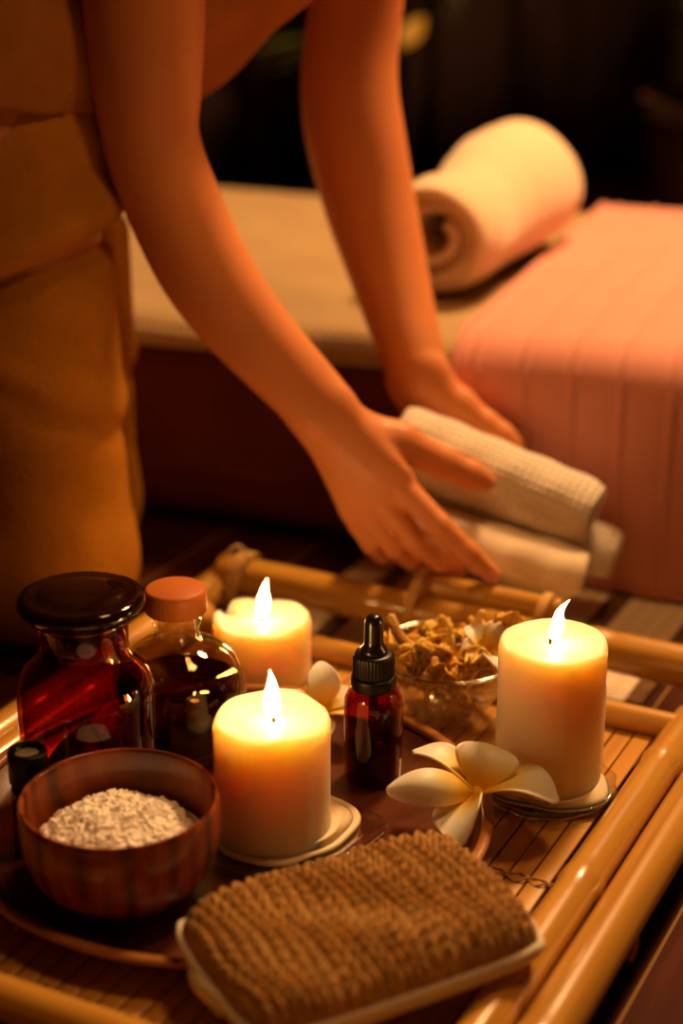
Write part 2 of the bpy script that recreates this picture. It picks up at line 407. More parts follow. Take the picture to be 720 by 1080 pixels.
def leaf_bm(Lh, W, bend):
    bm = B()
    def fn(s, t):
        w = W*math.sin(PI*min(1, s*.97+.03))**.8*(1-.35*s)
        v = (t-.5)*2
        return Vector((v*w, Lh*s*(1-.1*bend), -bend*Lh*s*s*.5+.18*abs(v)*w))
    sheet(bm, 12, 7, fn, .0008); return bm
def plant(loc, n, h, spread, seed, label, mats, pot_r=.13, pot_h=.24):
    rr = random.Random(seed)
    t = thing('potted_plant', label, 'plant', loc)
    bm = B(); lathe(bm, [(0, 0), (pot_r*.72, 0), (pot_r*.75, .01), (pot_r, pot_h-.03), (pot_r*1.08, pot_h-.028), (pot_r*1.08, pot_h), (pot_r*.97, pot_h), (pot_r*.9, pot_h-.04), (0, pot_h-.04)], 40)
    obj('pot', bm, M['pot'], t, auto=40)
    bm = B(); lathe(bm, [(0, pot_h-.028), (pot_r*.88, pot_h-.032), (pot_r*.86, pot_h-.039), (0, pot_h-.039)], 30, lambda r, z, a: (r, z+.004*math.sin(5*a))); obj('soil', bm, M['soil'], t)
    for k in range(n):
        a = rr.uniform(0, 2*PI); reach = spread*rr.uniform(.2, 1); hh = h*rr.uniform(.45, 1)
        p0 = Vector((rr.uniform(-.03, .03), rr.uniform(-.03, .03), pot_h-.04)); p3 = Vector((math.cos(a)*reach, math.sin(a)*reach*.6, pot_h+hh))
        pm = Vector((p3.x*.35, p3.y*.35, pot_h+hh*.6))
        pts = bez([p0, pm, p3], 12)
        bm = B(); tube(bm, pts, lerp_list([.007, .003], 12), 8, 'round'); st = obj('stem', bm, M['leaf'], t)
        for q in range(5):
            f = .35+.65*q/4; p = pts[min(11, int(f*11))]
            lf = obj('leaf', leaf_bm(rr.uniform(.12, .2), rr.uniform(.03, .05), rr.uniform(.3, 1.2)), mats[0] if rr.random() > .12 else mats[1], st)
            lf.location = p; lf.rotation_euler = (rr.uniform(-.3, .6), rr.uniform(-.4, .4), rr.uniform(0, 2*PI))
    return t
plant((.62, 2.80, 0), 20, .80, .34, 3, 'dark green leafy potted plant at the right behind the pink covered bed', (M['leaf'], M['leaf']))
pl = plant((.015, 3.12, 0), 6, .45, .12, 5, 'dim potted plant with one yellow leaf behind the arms', (M['leaf'], M['leaf']), .075, .2)
q = on_y(424, 50, 3.0)
bm = B(); tube(bm, bez([(0, 0, .165), (.03, -.05, .25), q-Vector((.015, 3.12, 0))], 12), lerp_list([.006, .0025], 12), 8, 'round')
st = obj('stem', bm, M['leaf'], pl)
lf = obj('leaf', leaf_bm(.075, .022, .5), M['yleaf'], st, label='yellow leaf'); lf.location = q-Vector((.015, 3.12, 0)); lf.rotation_euler = (R(60), R(25), R(-20))

# ------------------------------------------------------------------ tray frame in its own axes
T_O = Vector((-.096, 1.331, 0)); T_A = R(-27)
T_M = Matrix.Translation(T_O) @ Matrix.Rotation(T_A, 4, 'Z'); T_I = T_M.inverted()
def tl(p): return T_I @ Vector(p)

# reed mat on the floor under the tray and the bed
t = thing('reed_mat', 'pale woven reed mat with brown cloth borders lying on the dark floor', 'mat', (T_O.x, T_O.y, 0), T_A)
bm = B(); rbox(bm, (.055, -.16, .0), (.362, .66, .003), .001, 2); obj('mat_panel', bm, M['reed'], t)
for xx, w in ((.098, .008), (.292, .009), (.363, .007)):
    bm = B()
    sheet(bm, 5, 60, lambda s, tt: Vector((xx+(s-.5)*2*w, -.161+.82*tt, .0037+.0004*math.sin(tt*260))), .0010)
    obj('border', bm, M['border'], t)

# ------------------------------------------------------------------ bamboo tray
TRAY = thing('bamboo_tray', 'honey coloured bamboo tray with cane rails and slatted base under the candles', 'tray', T_O, T_A)
def pole(bm, a, b, r, nodes, seg=28, caps='round', flare=1.07):
    a = Vector(a); b = Vector(b); n = 90; Ls = (b-a).length
    pts = [a.lerp(b, i/(n-1)) for i in range(n)]; rad = []
    for i in range(n):
        d = i/(n-1)*Ls; k = r*(1+.012*math.sin(d*31))
        for nd in nodes:
            x = (d-nd)/.006
            k += r*(flare-1)*math.exp(-x*x)-r*.035*math.exp(-((d-nd-.011)/.004)**2)
        rad.append(k)
    return tube(bm, pts, rad, seg, caps)
XR = .4255                    # inner right rail
ZM = .032; YB, YF = -.104, -.558
bm = B(); pole(bm, (0, .004, .029), (0, -.665, .029), .0150, (.10, .27, .44)); obj('side_rail', bm, M['bamboo'], TRAY)
bm = B(); pole(bm, (.0285, -.085, .036), (.0285, -.59, .036), .0120, (.16, .38)); obj('side_rail', bm, M['bamboo'], TRAY)
bm = B(); pole(bm, (XR, -.085, .036), (XR, -.60, .036), .0128, (.07, .23, .42), flare=1.09); obj('side_rail', bm, M['bamboo'], TRAY)
bm = B(); pole(bm, (XR+.0285, .03, .031), (XR+.0285, -.665, .031), .0148, (.12, .49)); obj('side_rail', bm, M['bamboo'], TRAY)
bm = B(); pole(bm, (.002, -.012, .0400), (XR+.07, -.012, .0400), .0158, (.14, .33)); obj('end_rail', bm, M['bamboo_x'], TRAY)
bm = B(); pole(bm, (-.05, -.655, .052), (XR+.07, -.655, .052), .0165, (.1, .3)); obj('end_rail', bm, M['bamboo_x'], TRAY)
bm = B(); pole(bm, (.02, YB, .038), (XR+.005, YB, .038), .0098, (.12, .29)); obj('cross_rail', bm, M['bamboo_x'], TRAY)
bm = B(); pole(bm, (.02, YF, .040), (XR+.005, YF, .040), .0120, (.10, .31)); obj('cross_rail', bm, M['bamboo_x'], TRAY)
for yy in (-.13, -.33, -.53):
    bm = B(); pole(bm, (-.012, yy, .0140), (XR+.04, yy, .0140), .0078, (.1, .3), caps='flat'); obj('support_bar', bm, M['bamboo_x'], TRAY)
# slatted base
bm = B(); x = .044; wS = .01345
while x+wS < XR-.008:
    rbox(bm, (x+.0006, YF+.003, ZM-.0042+random.uniform(-.0003, 0)), (x+wS-.0006, YB-.003, ZM+random.uniform(-.0005, .0)), .0009, 2); x += wS
obj('slat_mat', bm, M['slat'], TRAY, auto=50)
def stitch(yc, x0, x1):
    bm = B(); pts = []; pts2 = []
    n = int((x1-x0)/wS*10)
    for i in range(n+1):
        xx = x0+(x1-x0)*i/n; ph = (xx-.044)/wS*2*PI
        pts.append((xx, yc+.0042*math.sin(ph*.5), ZM+.0009+.0009*math.cos(ph)))
        pts2.append((xx, yc-.0042*math.sin(ph*.5)+.001, ZM+.0006+.0009*math.cos(ph+1)))
    tube(bm, pts, .0007, 6, 'round'); tube(bm, pts2, .0007, 6, 'round')
    return bm
ys = tl(on_z(560, 930, ZM)).y
for yy, xa in ((ys, .369), (YF+.022, .046)):
    obj('stitching', stitch(yy, xa, XR-.016), M['thread'], TRAY)
# short cane handle bound on the back rail
h0 = tl(on_z(444, 617, .064)); h1 = tl(on_z(600, 643, .064)); hy = (h0.y+h1.y)/2
bm = B(); pole(bm, (h0.x-.008, -.002, .0610), (h1.x-.008, -.002, .0610), .0088, (.06,), caps='flat'); obj('handle', bm, M['bamboo_x'], TRAY)
def wrap(xc, turns, y0, z0, ry, rz, wire=.0013, step=.0026, lean=0):
    bm = B(); pts = []
    for i in range(turns*24+1):
        a = 2*PI*i/24; pts.append((xc+step*(i/24-turns/2)+lean*math.sin(a), y0+ry*math.cos(a), z0+rz*math.sin(a)))
    return tube(bm, pts, wire, 6, 'round')
for xc in (h0.x-.004, h1.x-.020):
    obj('binding', wrap(xc, 3, -.007, .0475, .0205, .0258, lean=.004), M['raffia'], TRAY)
obj('binding', wrap(.020, 5, -.012, .0340, .0195, .0265, wire=.0016, lean=.006), M['raffia'], TRAY)
bm = B()
tube(bm, bez([(.010, -.022, .056), (.020, -.034, .068), (.028, -.028, .074), (.032, -.02, .060)], 14), .0012, 6, 'round')
obj('binding', bm, M['raffia'], TRAY, label='loose raffia cord end')
obj('binding', wrap(XR+.03, 5, -.012, .0340, .0195, .0265, wire=.0016, lean=.006), M['raffia'], TRAY)

# ------------------------------------------------------------------ round wooden plate
PC = Vector((-.071, .922)); PZ = ZM+.0005
t = thing('serving_plate', 'large round dark wooden plate on the tray under the bowl and bottles', 'plate', (PC.x, PC.y, PZ), R(35))
bm = B(); lathe(bm, [(0, 0), (.135, 0), (.150, .0015), (.1630, .0110), (.1675, .0152), (.1632, .0152), (.1540, .0080), (.1480, .0062), (0, .0058)], 128)
bmesh.ops.scale(bm, vec=(.968, .968, 1), verts=bm.verts[:])
obj('plate_body', bm, M['plate'], t, auto=60)
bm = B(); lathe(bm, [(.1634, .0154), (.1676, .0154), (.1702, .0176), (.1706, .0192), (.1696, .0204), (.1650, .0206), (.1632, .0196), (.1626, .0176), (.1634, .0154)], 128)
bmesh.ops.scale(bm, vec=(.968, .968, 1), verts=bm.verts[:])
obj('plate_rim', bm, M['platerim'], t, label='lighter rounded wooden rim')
PF = PZ+.0058                                        # plate floor height

# ------------------------------------------------------------------ wooden bowl with bath salt
def at_base(x, y, z): return Vector((x, y, z))
BC = at_base(-.1265, .848, PF+.0004)
t = thing('wooden_bowl', 'round reddish brown wooden bowl with growth rings, filled with white bath salt', 'bowl', BC, R(10))
prof_o = [(0, .0015), (.026, .0015), (.027, 0), (.031, 0), (.033, .003), (.043, .0085), (.0515, .0195), (.0565, .034), (.0578, .046), (.0572, .0585), (.0568, .0615), (.0560, .0630), (.0548, .0628)]
prof_i = [(.0540, .0610), (.0545, .047), (.0530, .034), (.0475, .020), (.038, .010), (.020, .0062), (0, .0055)]
bm = B(); lathe(bm, prof_o+prof_i, 96); obj('bowl_body', bm, M['bowlwood'], t, auto=60)
bm = B(); rr = random.Random(11)
def salt_z(x, y):
    r2 = (x*x+y*y)/(.050**2)
    return .0365+.013*(1-r2)-.10*(x-.002)*max(0, x-.002)/.05*2.6+.0015*math.sin(150*x)*math.sin(130*y)
lathe(bm, [(0, .030), (.046, .030), (.0485, .0335)], 48)
grid_n = 0
cry = []
for k in range(1700):
    a = rr.uniform(0, 2*PI); r = .0470*math.sqrt(rr.random()); x, y = r*math.cos(a), r*math.sin(a)
    s = rr.uniform(.0014, .0029)
    z = salt_z(x, y)-rr.uniform(0, .002)
    mtx = Matrix.Translation((x*.945, y*.945, z)) @ Euler((rr.uniform(0, 3), rr.uniform(0, 3), rr.uniform(0, 3))).to_matrix().to_4x4()
    res = bmesh.ops.create_icosphere(bm, subdivisions=1, radius=s) if k % 5 == 0 else bmesh.ops.create_cube(bm, size=s*1.7)
    for v in res['verts']:
        v.co = mtx @ (v.co*rr.uniform(.85, 1.15))
vs = {}
nn = 40
for i in range(nn):
    for j in range(nn):
        x = (i/(nn-1)-.5)*.1; y = (j/(nn-1)-.5)*.1
        if x*x+y*y < .0462**2: vs[i, j] = bm.verts.new((x, y, salt_z(x, y)-.0018))
for i in range(nn-1):
    for j in range(nn-1):
        q = [vs.get(k) for k in ((i, j), (i+1, j), (i+1, j+1), (i, j+1))]
        if all(q): bm.faces.new(q)
o = obj('bath_salt', bm, M['salt'], None, smooth=False, loc=BC)
tag(o, 'heap of coarse white bath salt crystals inside the wooden bowl', 'salt', kind='stuff')

# ------------------------------------------------------------------ candles
def candle(loc, r, h, name_label, seed, notch=None, pool=.004, wick_h=.010, flame=(0.0, .026, .0048), lean=(0, 0), drips=(), puddle=None, rough=.8, wick_off=(0, 0)):
    t = thing('pillar_candle', name_label, 'candle', loc, 0, 'lit cream pillar candles')
    rr = random.Random(seed); ph = [rr.uniform(0, 6) for _ in range(6)]
    def fn(rad, z, a):
        k = 1+.006*math.sin(2*a+ph[0])+.005*math.sin(3*a+ph[1])
        f = z/h
        for (da, dw, dh, z0, z1) in drips:
            d = (a-da+PI) % (2*PI)-PI
            k += dh*math.exp(-(d/dw)**2)*sm(z0-.006, z0+.004, z)*(1-sm(z1-.01, z1+.002, z))*(1 if rad > r*.9 else 0)
        zz = z+rough*(.0016*math.sin(2*a+ph[2])+.001*math.sin(5*a+ph[3]))*sm(.8, 1, f)*(1 if rad > r*.72 else .2)
        if notch:
            d = (a-notch[0]+PI) % (2*PI)-PI
            if rad > r*.7: zz -= notch[1]*math.exp(-(d/notch[2])**2)*sm(.75, 1, f)
        return rad*k, zz
    prof = [(0, 0), (r*.97, 0), (r, .002)]+[(r*(1-.008*math.sin(PI*k/22)), .002+(h-.008)*k/22) for k in range(1, 23)]
    prof += [(r*.985, h-.003), (r*.955, h-.0006), (r*.92, h-.0002), (r*.87, h-.0016), (r*.80, h-pool*.8), (r*.55, h-pool), (r*.2, h-pool*1.05), (0, h-pool*1.0)]
    bm = B(); lathe(bm, prof, 96, fn); obj('wax_body', bm, M['wax'], t)
    wx, wy = wick_off
    zt = h-pool
    wp = bez([(wx, wy, zt-.004), (wx, wy, zt+wick_h*.5), (wx+lean[0]*.25, wy, zt+wick_h)], 10)
    bm = B(); tube(bm, wp, lerp_list([.0011, .0010, .0012], 10), 8, 'round'); obj('wick', bm, M['wick'], t)
    # flame: a drop shape whose axis leans
    fl0 = zt+wick_h*.35; H = flame[1]; wmax = flame[2]
    pts = []; rad = []
    for k in range(22):
        s = k/21
        pts.append((wx+lean[0]*(s**1.3)+flame[0]*math.sin(s*2*PI)*.5, wy+lean[1]*s, fl0+H*s))
        rad.append(max(.00015, wmax*(math.sin(PI*min(1, s**.62*.98+.02))**.9)*(1-.25*s)))
    bm = B(); tube(bm, pts, rad, 16, 'round'); obj('flame', bm, M['flame'], t)
    if puddle:
        pr, pp, off = puddle
        def pf(rad, z, a):
            k = 1+.07*math.sin(2*a+pp)+.05*math.sin(3*a+1.7*pp)+.02*math.sin(7*a)
            return rad*(k if rad > r else 1), z+.0006*math.sin(3*a+pp)*(1 if z > .001 else 0)
        bm = B(); lathe(bm, [(0, 0), (pr*.96, 0), (pr, .0012), (pr*.985, .0026), (pr*.93, .0031), (pr*.88, .0022), (r*1.10, .0024), (r*1.03, .0050), (r*1.0, .0075), (r*.97, .0078), (0, .0078)], 96, pf)
        p = obj('wax_puddle', bm, M['puddle'], t, loc=(off[0], off[1], -.0002), label='pool of melted wax round the foot of the candle')
    return t
CF = Vector((-.0415, .9055, 0)); CR = Vector((.1335, .9735, 0)); CB = Vector((-.0585, 1.142, 0))
# square glass coaster under the front candle
t = thing('glass_coaster', 'square clear glass coaster under the front candle on the wooden plate', 'coaster', (CF.x, CF.y, PF+.0003), R(54))
bm = B(); hs_ = .0535
def sq_ring(h, z, rc=.012, n=12):
    out = []
    for cx, cy, a0 in ((1, 1, 0), (-1, 1, 90), (-1, -1, 180), (1, -1, 270)):
        for k in range(n+1):
            a = R(a0+90*k/n); out.append(bm.verts.new((cx*(h-rc)+rc*math.cos(a), cy*(h-rc)+rc*math.sin(a), z)))
    return out
rg = [sq_ring(h, z) for h, z in ((hs_-.004, 0), (hs_-.001, .0008), (hs_, .0035), (hs_-.001, .0055), (hs_-.003, .006), (hs_-.006, .0046), (hs_-.012, .004))]
for A, C in zip(rg, rg[1:]):
    for i in range(len(A)): j = (i+1) % len(A); bm.faces.new((A[i], A[j], C[j], C[i]))
bm.faces.new(rg[0][::-1]); bm.faces.new(rg[-1])
obj('coaster_body', bm, M['clear'], t, auto=50)
zF = PF+.0048; zR = ZM+.0058; zB = ZM+.0006
candle((CF.x, CF.y, zF), .0352, .1228-zF, 'lit cream pillar candle standing on a square glass coaster beside the wooden bowl', 1,
       flame=(-.001, .031, .0056), lean=(-.002, 0), drips=[(R(-52), .09, .035, .012, .066)], puddle=(.0435, .4, (.006, .004)), pool=.0055, wick_off=(.001, .002))
# scalloped glass dish under the right candle
t = thing('glass_coaster', 'round clear glass coaster with a rippled rim under the tall right candle', 'coaster', (CR.x-.001, CR.y, ZM+.0004), 0)
bm = B()
lathe(bm, [(0, 0), (.036, 0), (.041, .001), (.0455, .0052), (.0462, .0080), (.0452, .0090), (.0438, .0082), (.0405, .0050), (.037, .0046), (0, .0046)], 120,
      lambda r, z, a: (r*(1+(.022*math.sin(12*a) if r > .040 else 0)), z+(.0008*math.sin(12*a+1) if r > .0445 else 0)))
obj('coaster_body', bm, M['clear'], t)
candle((CR.x, CR.y, zR), .0345, .1405-zR, 'tallest lit cream pillar candle at the right, standing on a round glass coaster', 2,
       flame=(.0035, .027, .0046), lean=(.0105, -.001), drips=[(R(8), .12, .07, .005, .075), (R(-80), .06, .02, .0, .085), (R(30), .12, .05, .0, .05)], puddle=(.0385, 2.2, (.000, -.002)), pool=.003, wick_off=(-.002, 0), rough=.25)
candle((CB.x, CB.y, zB), .0360, .0805-zB, 'short lit cream pillar candle with a notched rim near the back tray corner', 3,
       notch=(R(148), .009, .16), flame=(.001, .030, .0052), lean=(.0045, 0), pool=.0045)

# ------------------------------------------------------------------ amber apothecary jar
JC = Vector((-.158, .947, PF+.0004))
JAR = thing('apothecary_jar', 'dark amber glass apothecary jar with a flat stopper, leftmost of the bottles', 'jar', JC, R(20))
JR, JZ = 1.08, 1.09
jo = [(0, .002), (.030, .002), (.034, 0), (.0375, .002), (.0392, .006), (.0395, .030), (.0395, .070), (.0388, .078), (.0355, .0865), (.0295, .0925), (.0262, .0965), (.0255, .102), (.0262, .1165), (.0285, .1185), (.0292, .1205), (.0285, .1225)]
ji = [(.0240, .1225), (.0235, .118), (.0232, .102), (.0245, .095), (.0335, .0845), (.0368, .076), (.0370, .030), (.0365, .007), (.033, .0045), (0, .005)]
jo = [(r*JR, z*JZ) for r, z in jo]; ji = [(r*JR, z*JZ) for r, z in ji]
bm = B(); lathe(bm, jo+ji, 80); obj('jar_body', bm, M['amber'], JAR)
so = [(0, .108), (.0205, .108), (.0215, .1095), (.0232, .1225), (.0285, .1232), (.0345, .1250), (.0362, .1285), (.0350, .1318), (.0310, .1332), (.0270, .1322), (.0235, .1335), (.016, .1345), (0, .1348)]
so = [(r*JR, z*JZ) for r, z in so]
bm = B(); lathe(bm, so, 80); obj('stopper', bm, M['amber_thick'], JAR)
# red strips added inside the jar to stand in for a refraction, and a twig
o = thing('red_refraction', 'curved red strip standing in for refracted red inside the dark amber jar', 'refraction strip', JC)
def red_curve(s, tt):
    a = -2.55+2.0*s; r = .0325
    z = .028+.046*s+.010*math.sin(s*3)+(tt-.5)*(.010+.014*math.sin(PI*s))
    return Vector((r*math.cos(a)*(1-.25*s), r*math.sin(a)*(1-.1*s)+.003*math.sin(s*9), z))
bm = B(); sheet(bm, 40, 9, red_curve, .0014); obj('refraction_strip', bm, M['refraction_red'], o)
bm = B(); tube(bm, bez([(.004, -.033, .078), (.012, -.031, .062), (.017, -.027, .048)], 10), .0009, 6, 'round'); obj('stalk', bm, M['twig'], o)
o = thing('red_refraction', 'crumpled red strip standing in for refracted red at the bottom of the dark amber jar', 'refraction strip', JC)
bm = B(); sheet(bm, 30, 14, lambda s, tt: Vector((.026*math.cos(s*5.6)*(.4+.6*tt), .026*math.sin(s*5.6)*(.4+.6*tt), .007+.016*tt+.004*math.sin(s*23+tt*6)+.003*math.sin(tt*14))), .0014)
obj('refraction_strip', bm, M['refraction_red'], o)

# ------------------------------------------------------------------ round oil bottle
OC = Vector((-.1085, 1.0230, PF+.0004))
t = thing('oil_bottle', 'round glass bottle of brown oil with terracotta screw cap, right of the amber jar', 'bottle', OC)
OZ = .885
oo = [(0, .003), (.030, .003), (.0335, 0), (.038, .0015), (.0425, .008), (.0450, .022), (.0455, .040), (.0450, .058), (.0428, .070), (.0380, .0815), (.0300, .0905), (.0210, .0955), (.0160, .0985), (.0150, .102), (.0150, .108), (.0162, .109), (.0162, .1105), (.0150, .1115), (.0150, .114), (.0160, .115), (.0160, .1165), (.0148, .1175), (.0148, .122)]
oi = [(.0122, .122), (.0122, .100), (.0185, .0925), (.0280, .0875), (.0355, .079), (.0403, .068), (.0425, .057), (.0428, .040), (.0422, .022), (.040, .010), (.035, .006), (0, .0065)]
oz = lambda z: z*.79 if z <= .0985 else .0778+(z-.0985)*(.122*OZ-.0778)/.0235
oo = [(r, oz(z)) for r, z in oo]; oi = [(r, oz(z)) for r, z in oi]
bm = B(); lathe(bm, oo+oi, 80); obj('bottle_body', bm, M['oilglass'], t)
bm = B(); lathe(bm, [(0, .0068), (.034, .0066), (.0385, .009), (.0410, .0185), (.0422, .032), (.0418, .040), (.0410, .0475), (0, .0475)], 64); obj('oil', bm, M['oil'], t)
bm = B()
lathe(bm, [(r, z-.122*(1-OZ)) for r, z in ((0, .1260), (.0166, .1260), (.0166, .1135), (.0196, .1135), (.0202, .1145), (.0202, .1275), (.0196, .1290), (.0180, .1300), (0, .1302))], 120,
      lambda r, z, a: (r+(.00035*math.sin(40*a) if r > .0195 and z < .1275-.122*(1-OZ) else 0), z))
obj('screw_cap', bm, M['cork_cap'], t)

# ------------------------------------------------------------------ dropper bottle
DC = Vector((.0205, .979, PF+.0004))
t = thing('dropper_bottle', 'small amber dropper bottle with a black ribbed collar and rubber bulb', 'bottle', DC)
do = [(0, .0018), (.0135, .0018), (.0155, 0), (.0178, .0012), (.0188, .005), (.0190, .020), (.0190, .052), (.0186, .058), (.0165, .0635), (.0130, .0665), (.0112, .0685), (.0110, .078)]
di = [(.0090, .078), (.0092, .068), (.0120, .0645), (.0155, .0612), (.0170, .057), (.0173, .050), (.0173, .007), (.016, .004), (0, .0045)]
bm = B(); lathe(bm, do+di, 64); obj('bottle_body', bm, M['amber_bottle'], t)
bm = B(); lathe(bm, [(0, .0048), (.0155, .0046), (.0169, .008), (.0169, .0285), (0, .0285)], 48); obj('oil', bm, M['darkoil'], t)
bm = B(); lathe(bm, [(.0030, .078), (.0032, .020), (.0018, .008), (.0012, .008), (.0024, .020), (.0024, .078)], 24); obj('pipette', bm, M['amber_bottle'], t)
bm = B()
lathe(bm, [(0, .079), (.0112, .079), (.0112, .0665), (.0142, .0665), (.0146, .0675), (.0146, .0735), (.0140, .0745), (.0130, .0748)], 96)
obj('collar', bm, M['black'], t)
bm = B()
lathe(bm, [(0, .0748), (.0128, .0748), (.0130, .0755), (.0130, .0880), (.0126, .0895), (.0110, .0903), (.0070, .0905), (0, .0905)], 144, lambda r, z, a: (r+(.0004*math.sin(36*a) if r > .0127 else 0), z))
obj('ribbed_cap', bm, M['black'], t)
bm = B(); lathe(bm, [(.0, .090), (.0088, .090), (.0092, .0915), (.0088, .0935), (.0068, .0955), (.0062, .0985), (.0060, .110), (.0057, .1125), (.0048, .1148), (.0030, .1162), (0, .1166)], 48); obj('rubber_bulb', bm, M['rubber'], t)

# ------------------------------------------------------------------ small vial at the left edge
vc = on_z(36, 800, .078); VC = Vector((vc.x, vc.y, PF+.0004))
VC = Vector((-.1865, .894, PF+.0004))
t = thing('small_vial', 'small dark vial with black cap and pale top in front of the jar', 'vial', VC)
bm = B(); lathe(bm, [(0, 0), (.0095, 0), (.0110, .0015), (.0112, .040), (.0105, .044), (.0080, .046), (.0072, .050), (0, .050)], 40); obj('vial_body', bm, M['amber_thick'], t)
bm = B(); lathe(bm, [(.0086, .0465), (.0114, .0465), (.0118, .0475), (.0118, .0655), (.0112, .0670), (.0082, .0670), (.0076, .0662), (.0073, .0640), (0, .0640)], 64); obj('cap', bm, M['black'], t)
bm = B(); lathe(bm, [(0, .0641), (.0071, .0641), (.0071, .0648), (.0065, .0651), (0, .0651)], 40); obj('cap_disc', bm, M['grey_disc'], t)

# ------------------------------------------------------------------ glass bowl with dried flowers
GC = Vector((.0745, 1.077, ZM+.0005))
t = thing('glass_bowl', 'clear glass bowl full of dried flowers, behind the dropper bottle', 'bowl', GC)
go = [(0, .0018), (.022, .0018), (.0225, 0), (.0240, .0008), (.0265, .006), (.0345, .0185), (.0455, .032), (.0505, .0455), (.0512, .0482), (.0510, .0497), (.0500, .0503)]
gi = [(.0486, .0497), (.0482, .0482), (.0482, .0450), (.0435, .0325), (.0325, .0198), (.0240, .0085), (.016, .0055), (0, .0050)]
bm = B(); lathe(bm, go+gi, 96); obj('bowl_body', bm, M['clear'], t)
bm = B(); tube(bm, [(.0502*math.cos(a), .0502*math.sin(a), .0503) for a in np.linspace(0, 2*PI, 97)], .0013, 10, 'none'); obj('rim', bm, M['rimglass'], t, label='bright polished glass rim')
def petal_surface(Lp, W, cup, curl, seed, crumple=0, nu=18, nv=13, th=.0007, w_exp=.75):
    """petal lying along +x from the origin, rising and curling; UV x = along"""
    rr = random.Random(seed); ph = [rr.uniform(0, 6) for _ in range(4)]
    bm = B()
    def fn(s, tt):
        v = (tt-.5)*2
        w = W*(math.sin(PI*(.06+.90*s)**1.25)**w_exp)
        if s > .96: w *= 1
        x = Lp*s-.06*Lp*v*v*s
        z = cup*Lp*math.sin(s*PI*.62)*.5+curl*w*(v*v)*.9-cup*Lp*.35*s*s*s
        if crumple:
            z += crumple*Lp*(.12*math.sin(9*s+ph[0]+3*v)+.1*math.sin(7*v+ph[1]+4*s)); x += crumple*Lp*.1*math.sin(6*v+ph[2])
        return Vector((x, v*w, z))
    sheet(bm, nu, nv, fn, th)
    uv = bm.loops.layers.uv.new('UVMap')
    for f in bm.faces:
        for l in f.loops: l[uv].uv = (min(1, max(0, l.vert.co.x/Lp)), .5+l.vert.co.y/(2*W))
    return bm
def dried_proto(seed, mat, stem_len):
    rr = random.Random(seed)
    t = thing('dried_flower', 'x', 'dried flower', (0, 0, 0), 0, 'dried flowers in the glass bowl')
    n = rr.choice((4, 5))
    for k in range(n):
        a = 2*PI*k/n+rr.uniform(-.3, .3)
        o = obj('petal', petal_surface(rr.uniform(.016, .022), rr.uniform(.0065, .009), rr.uniform(.9, 1.7), rr.uniform(.2, .8), seed*10+k, 1.0, 14, 11, .0006), mat, t)
        o.rotation_euler = (rr.uniform(-.4, .4), rr.uniform(-.9, .1), a)
    if stem_len:
        bm = B(); tube(bm, bez([(0, 0, .001), (.001, .002, -stem_len*.5), (.004, 0, -stem_len)], 12), lerp_list([.0024, .0015, .0017, .0022], 12), 8, 'round'); obj('stem', bm, M['stem'], t)
    return t
protos = [dried_proto(31, M['dried'], .022), dried_proto(32, M['dried_brown'], .015), dried_proto(33, M['dried'], .018), dried_proto(34, M['dried_brown'], .02)]
used = [False]*4
def put_dried(k, loc, rot, s, label):
    o = protos[k]
    if used[k]: o = copy_tree(protos[k])
    used[k] = True
    o.location = GC+Vector(loc); o.rotation_euler = rot; o.scale = (s, s, s); o['label'] = label
    return o
rr = random.Random(5)
common = 'yellow brown dried flower lying in the heap in the glass bowl'
for k in range(9):
    a = 2*PI*k/9+.2; put_dried(k % 4, (.016*math.cos(a), .016*math.sin(a), .019+rr.uniform(-.001, .003)), (rr.uniform(-.8, .8), rr.uniform(-.8, .8), rr.uniform(0, 6)), .62, common)
for k in range(10):
    a = 2*PI*k/10; put_dried((k+1) % 4, (.026*math.cos(a), .026*math.sin(a), .034+rr.uniform(-.002, .003)), (rr.uniform(-.7, .7), rr.uniform(-.7, .7), rr.uniform(0, 6)), .72, common)
for k in range(6):
    a = 2*PI*k/6+.4; put_dried((k+2) % 4, (.014*math.cos(a), .014*math.sin(a), .044+rr.uniform(-.002, .003)), (rr.uniform(-.6, .6), rr.uniform(-.6, .6), rr.uniform(0, 6)), .8, common)
for k in range(7):
    a = 2*PI*k/7+.9; put_dried((k+3) % 4, (.027*math.cos(a), .027*math.sin(a), .045+rr.uniform(-.002, .003)), (rr.uniform(-.5, .5), rr.uniform(-.5, .5), rr.uniform(0, 6)), .8, common)
put_dried(0, (-.022, .004, .050), (R(180), R(-48), R(-10)), 1.35, 'dried flower with its stem sticking up at the left of the glass bowl')
put_dried(2, (.012, .010, .053), (R(180), R(16), 0), 1.4, 'dried flower with its stem standing up in the middle of the glass bowl')
put_dried(1, (.040, -.004, .058), (R(-50), R(50), 0), 1.05, 'brown dried flower leaning over the right rim of the glass bowl')
put_dried(3, (-.036, -.012, .050), (R(-30), R(-60), R(80)), 1.0, 'dried flower with upright pale petals near the left rim of the glass bowl')

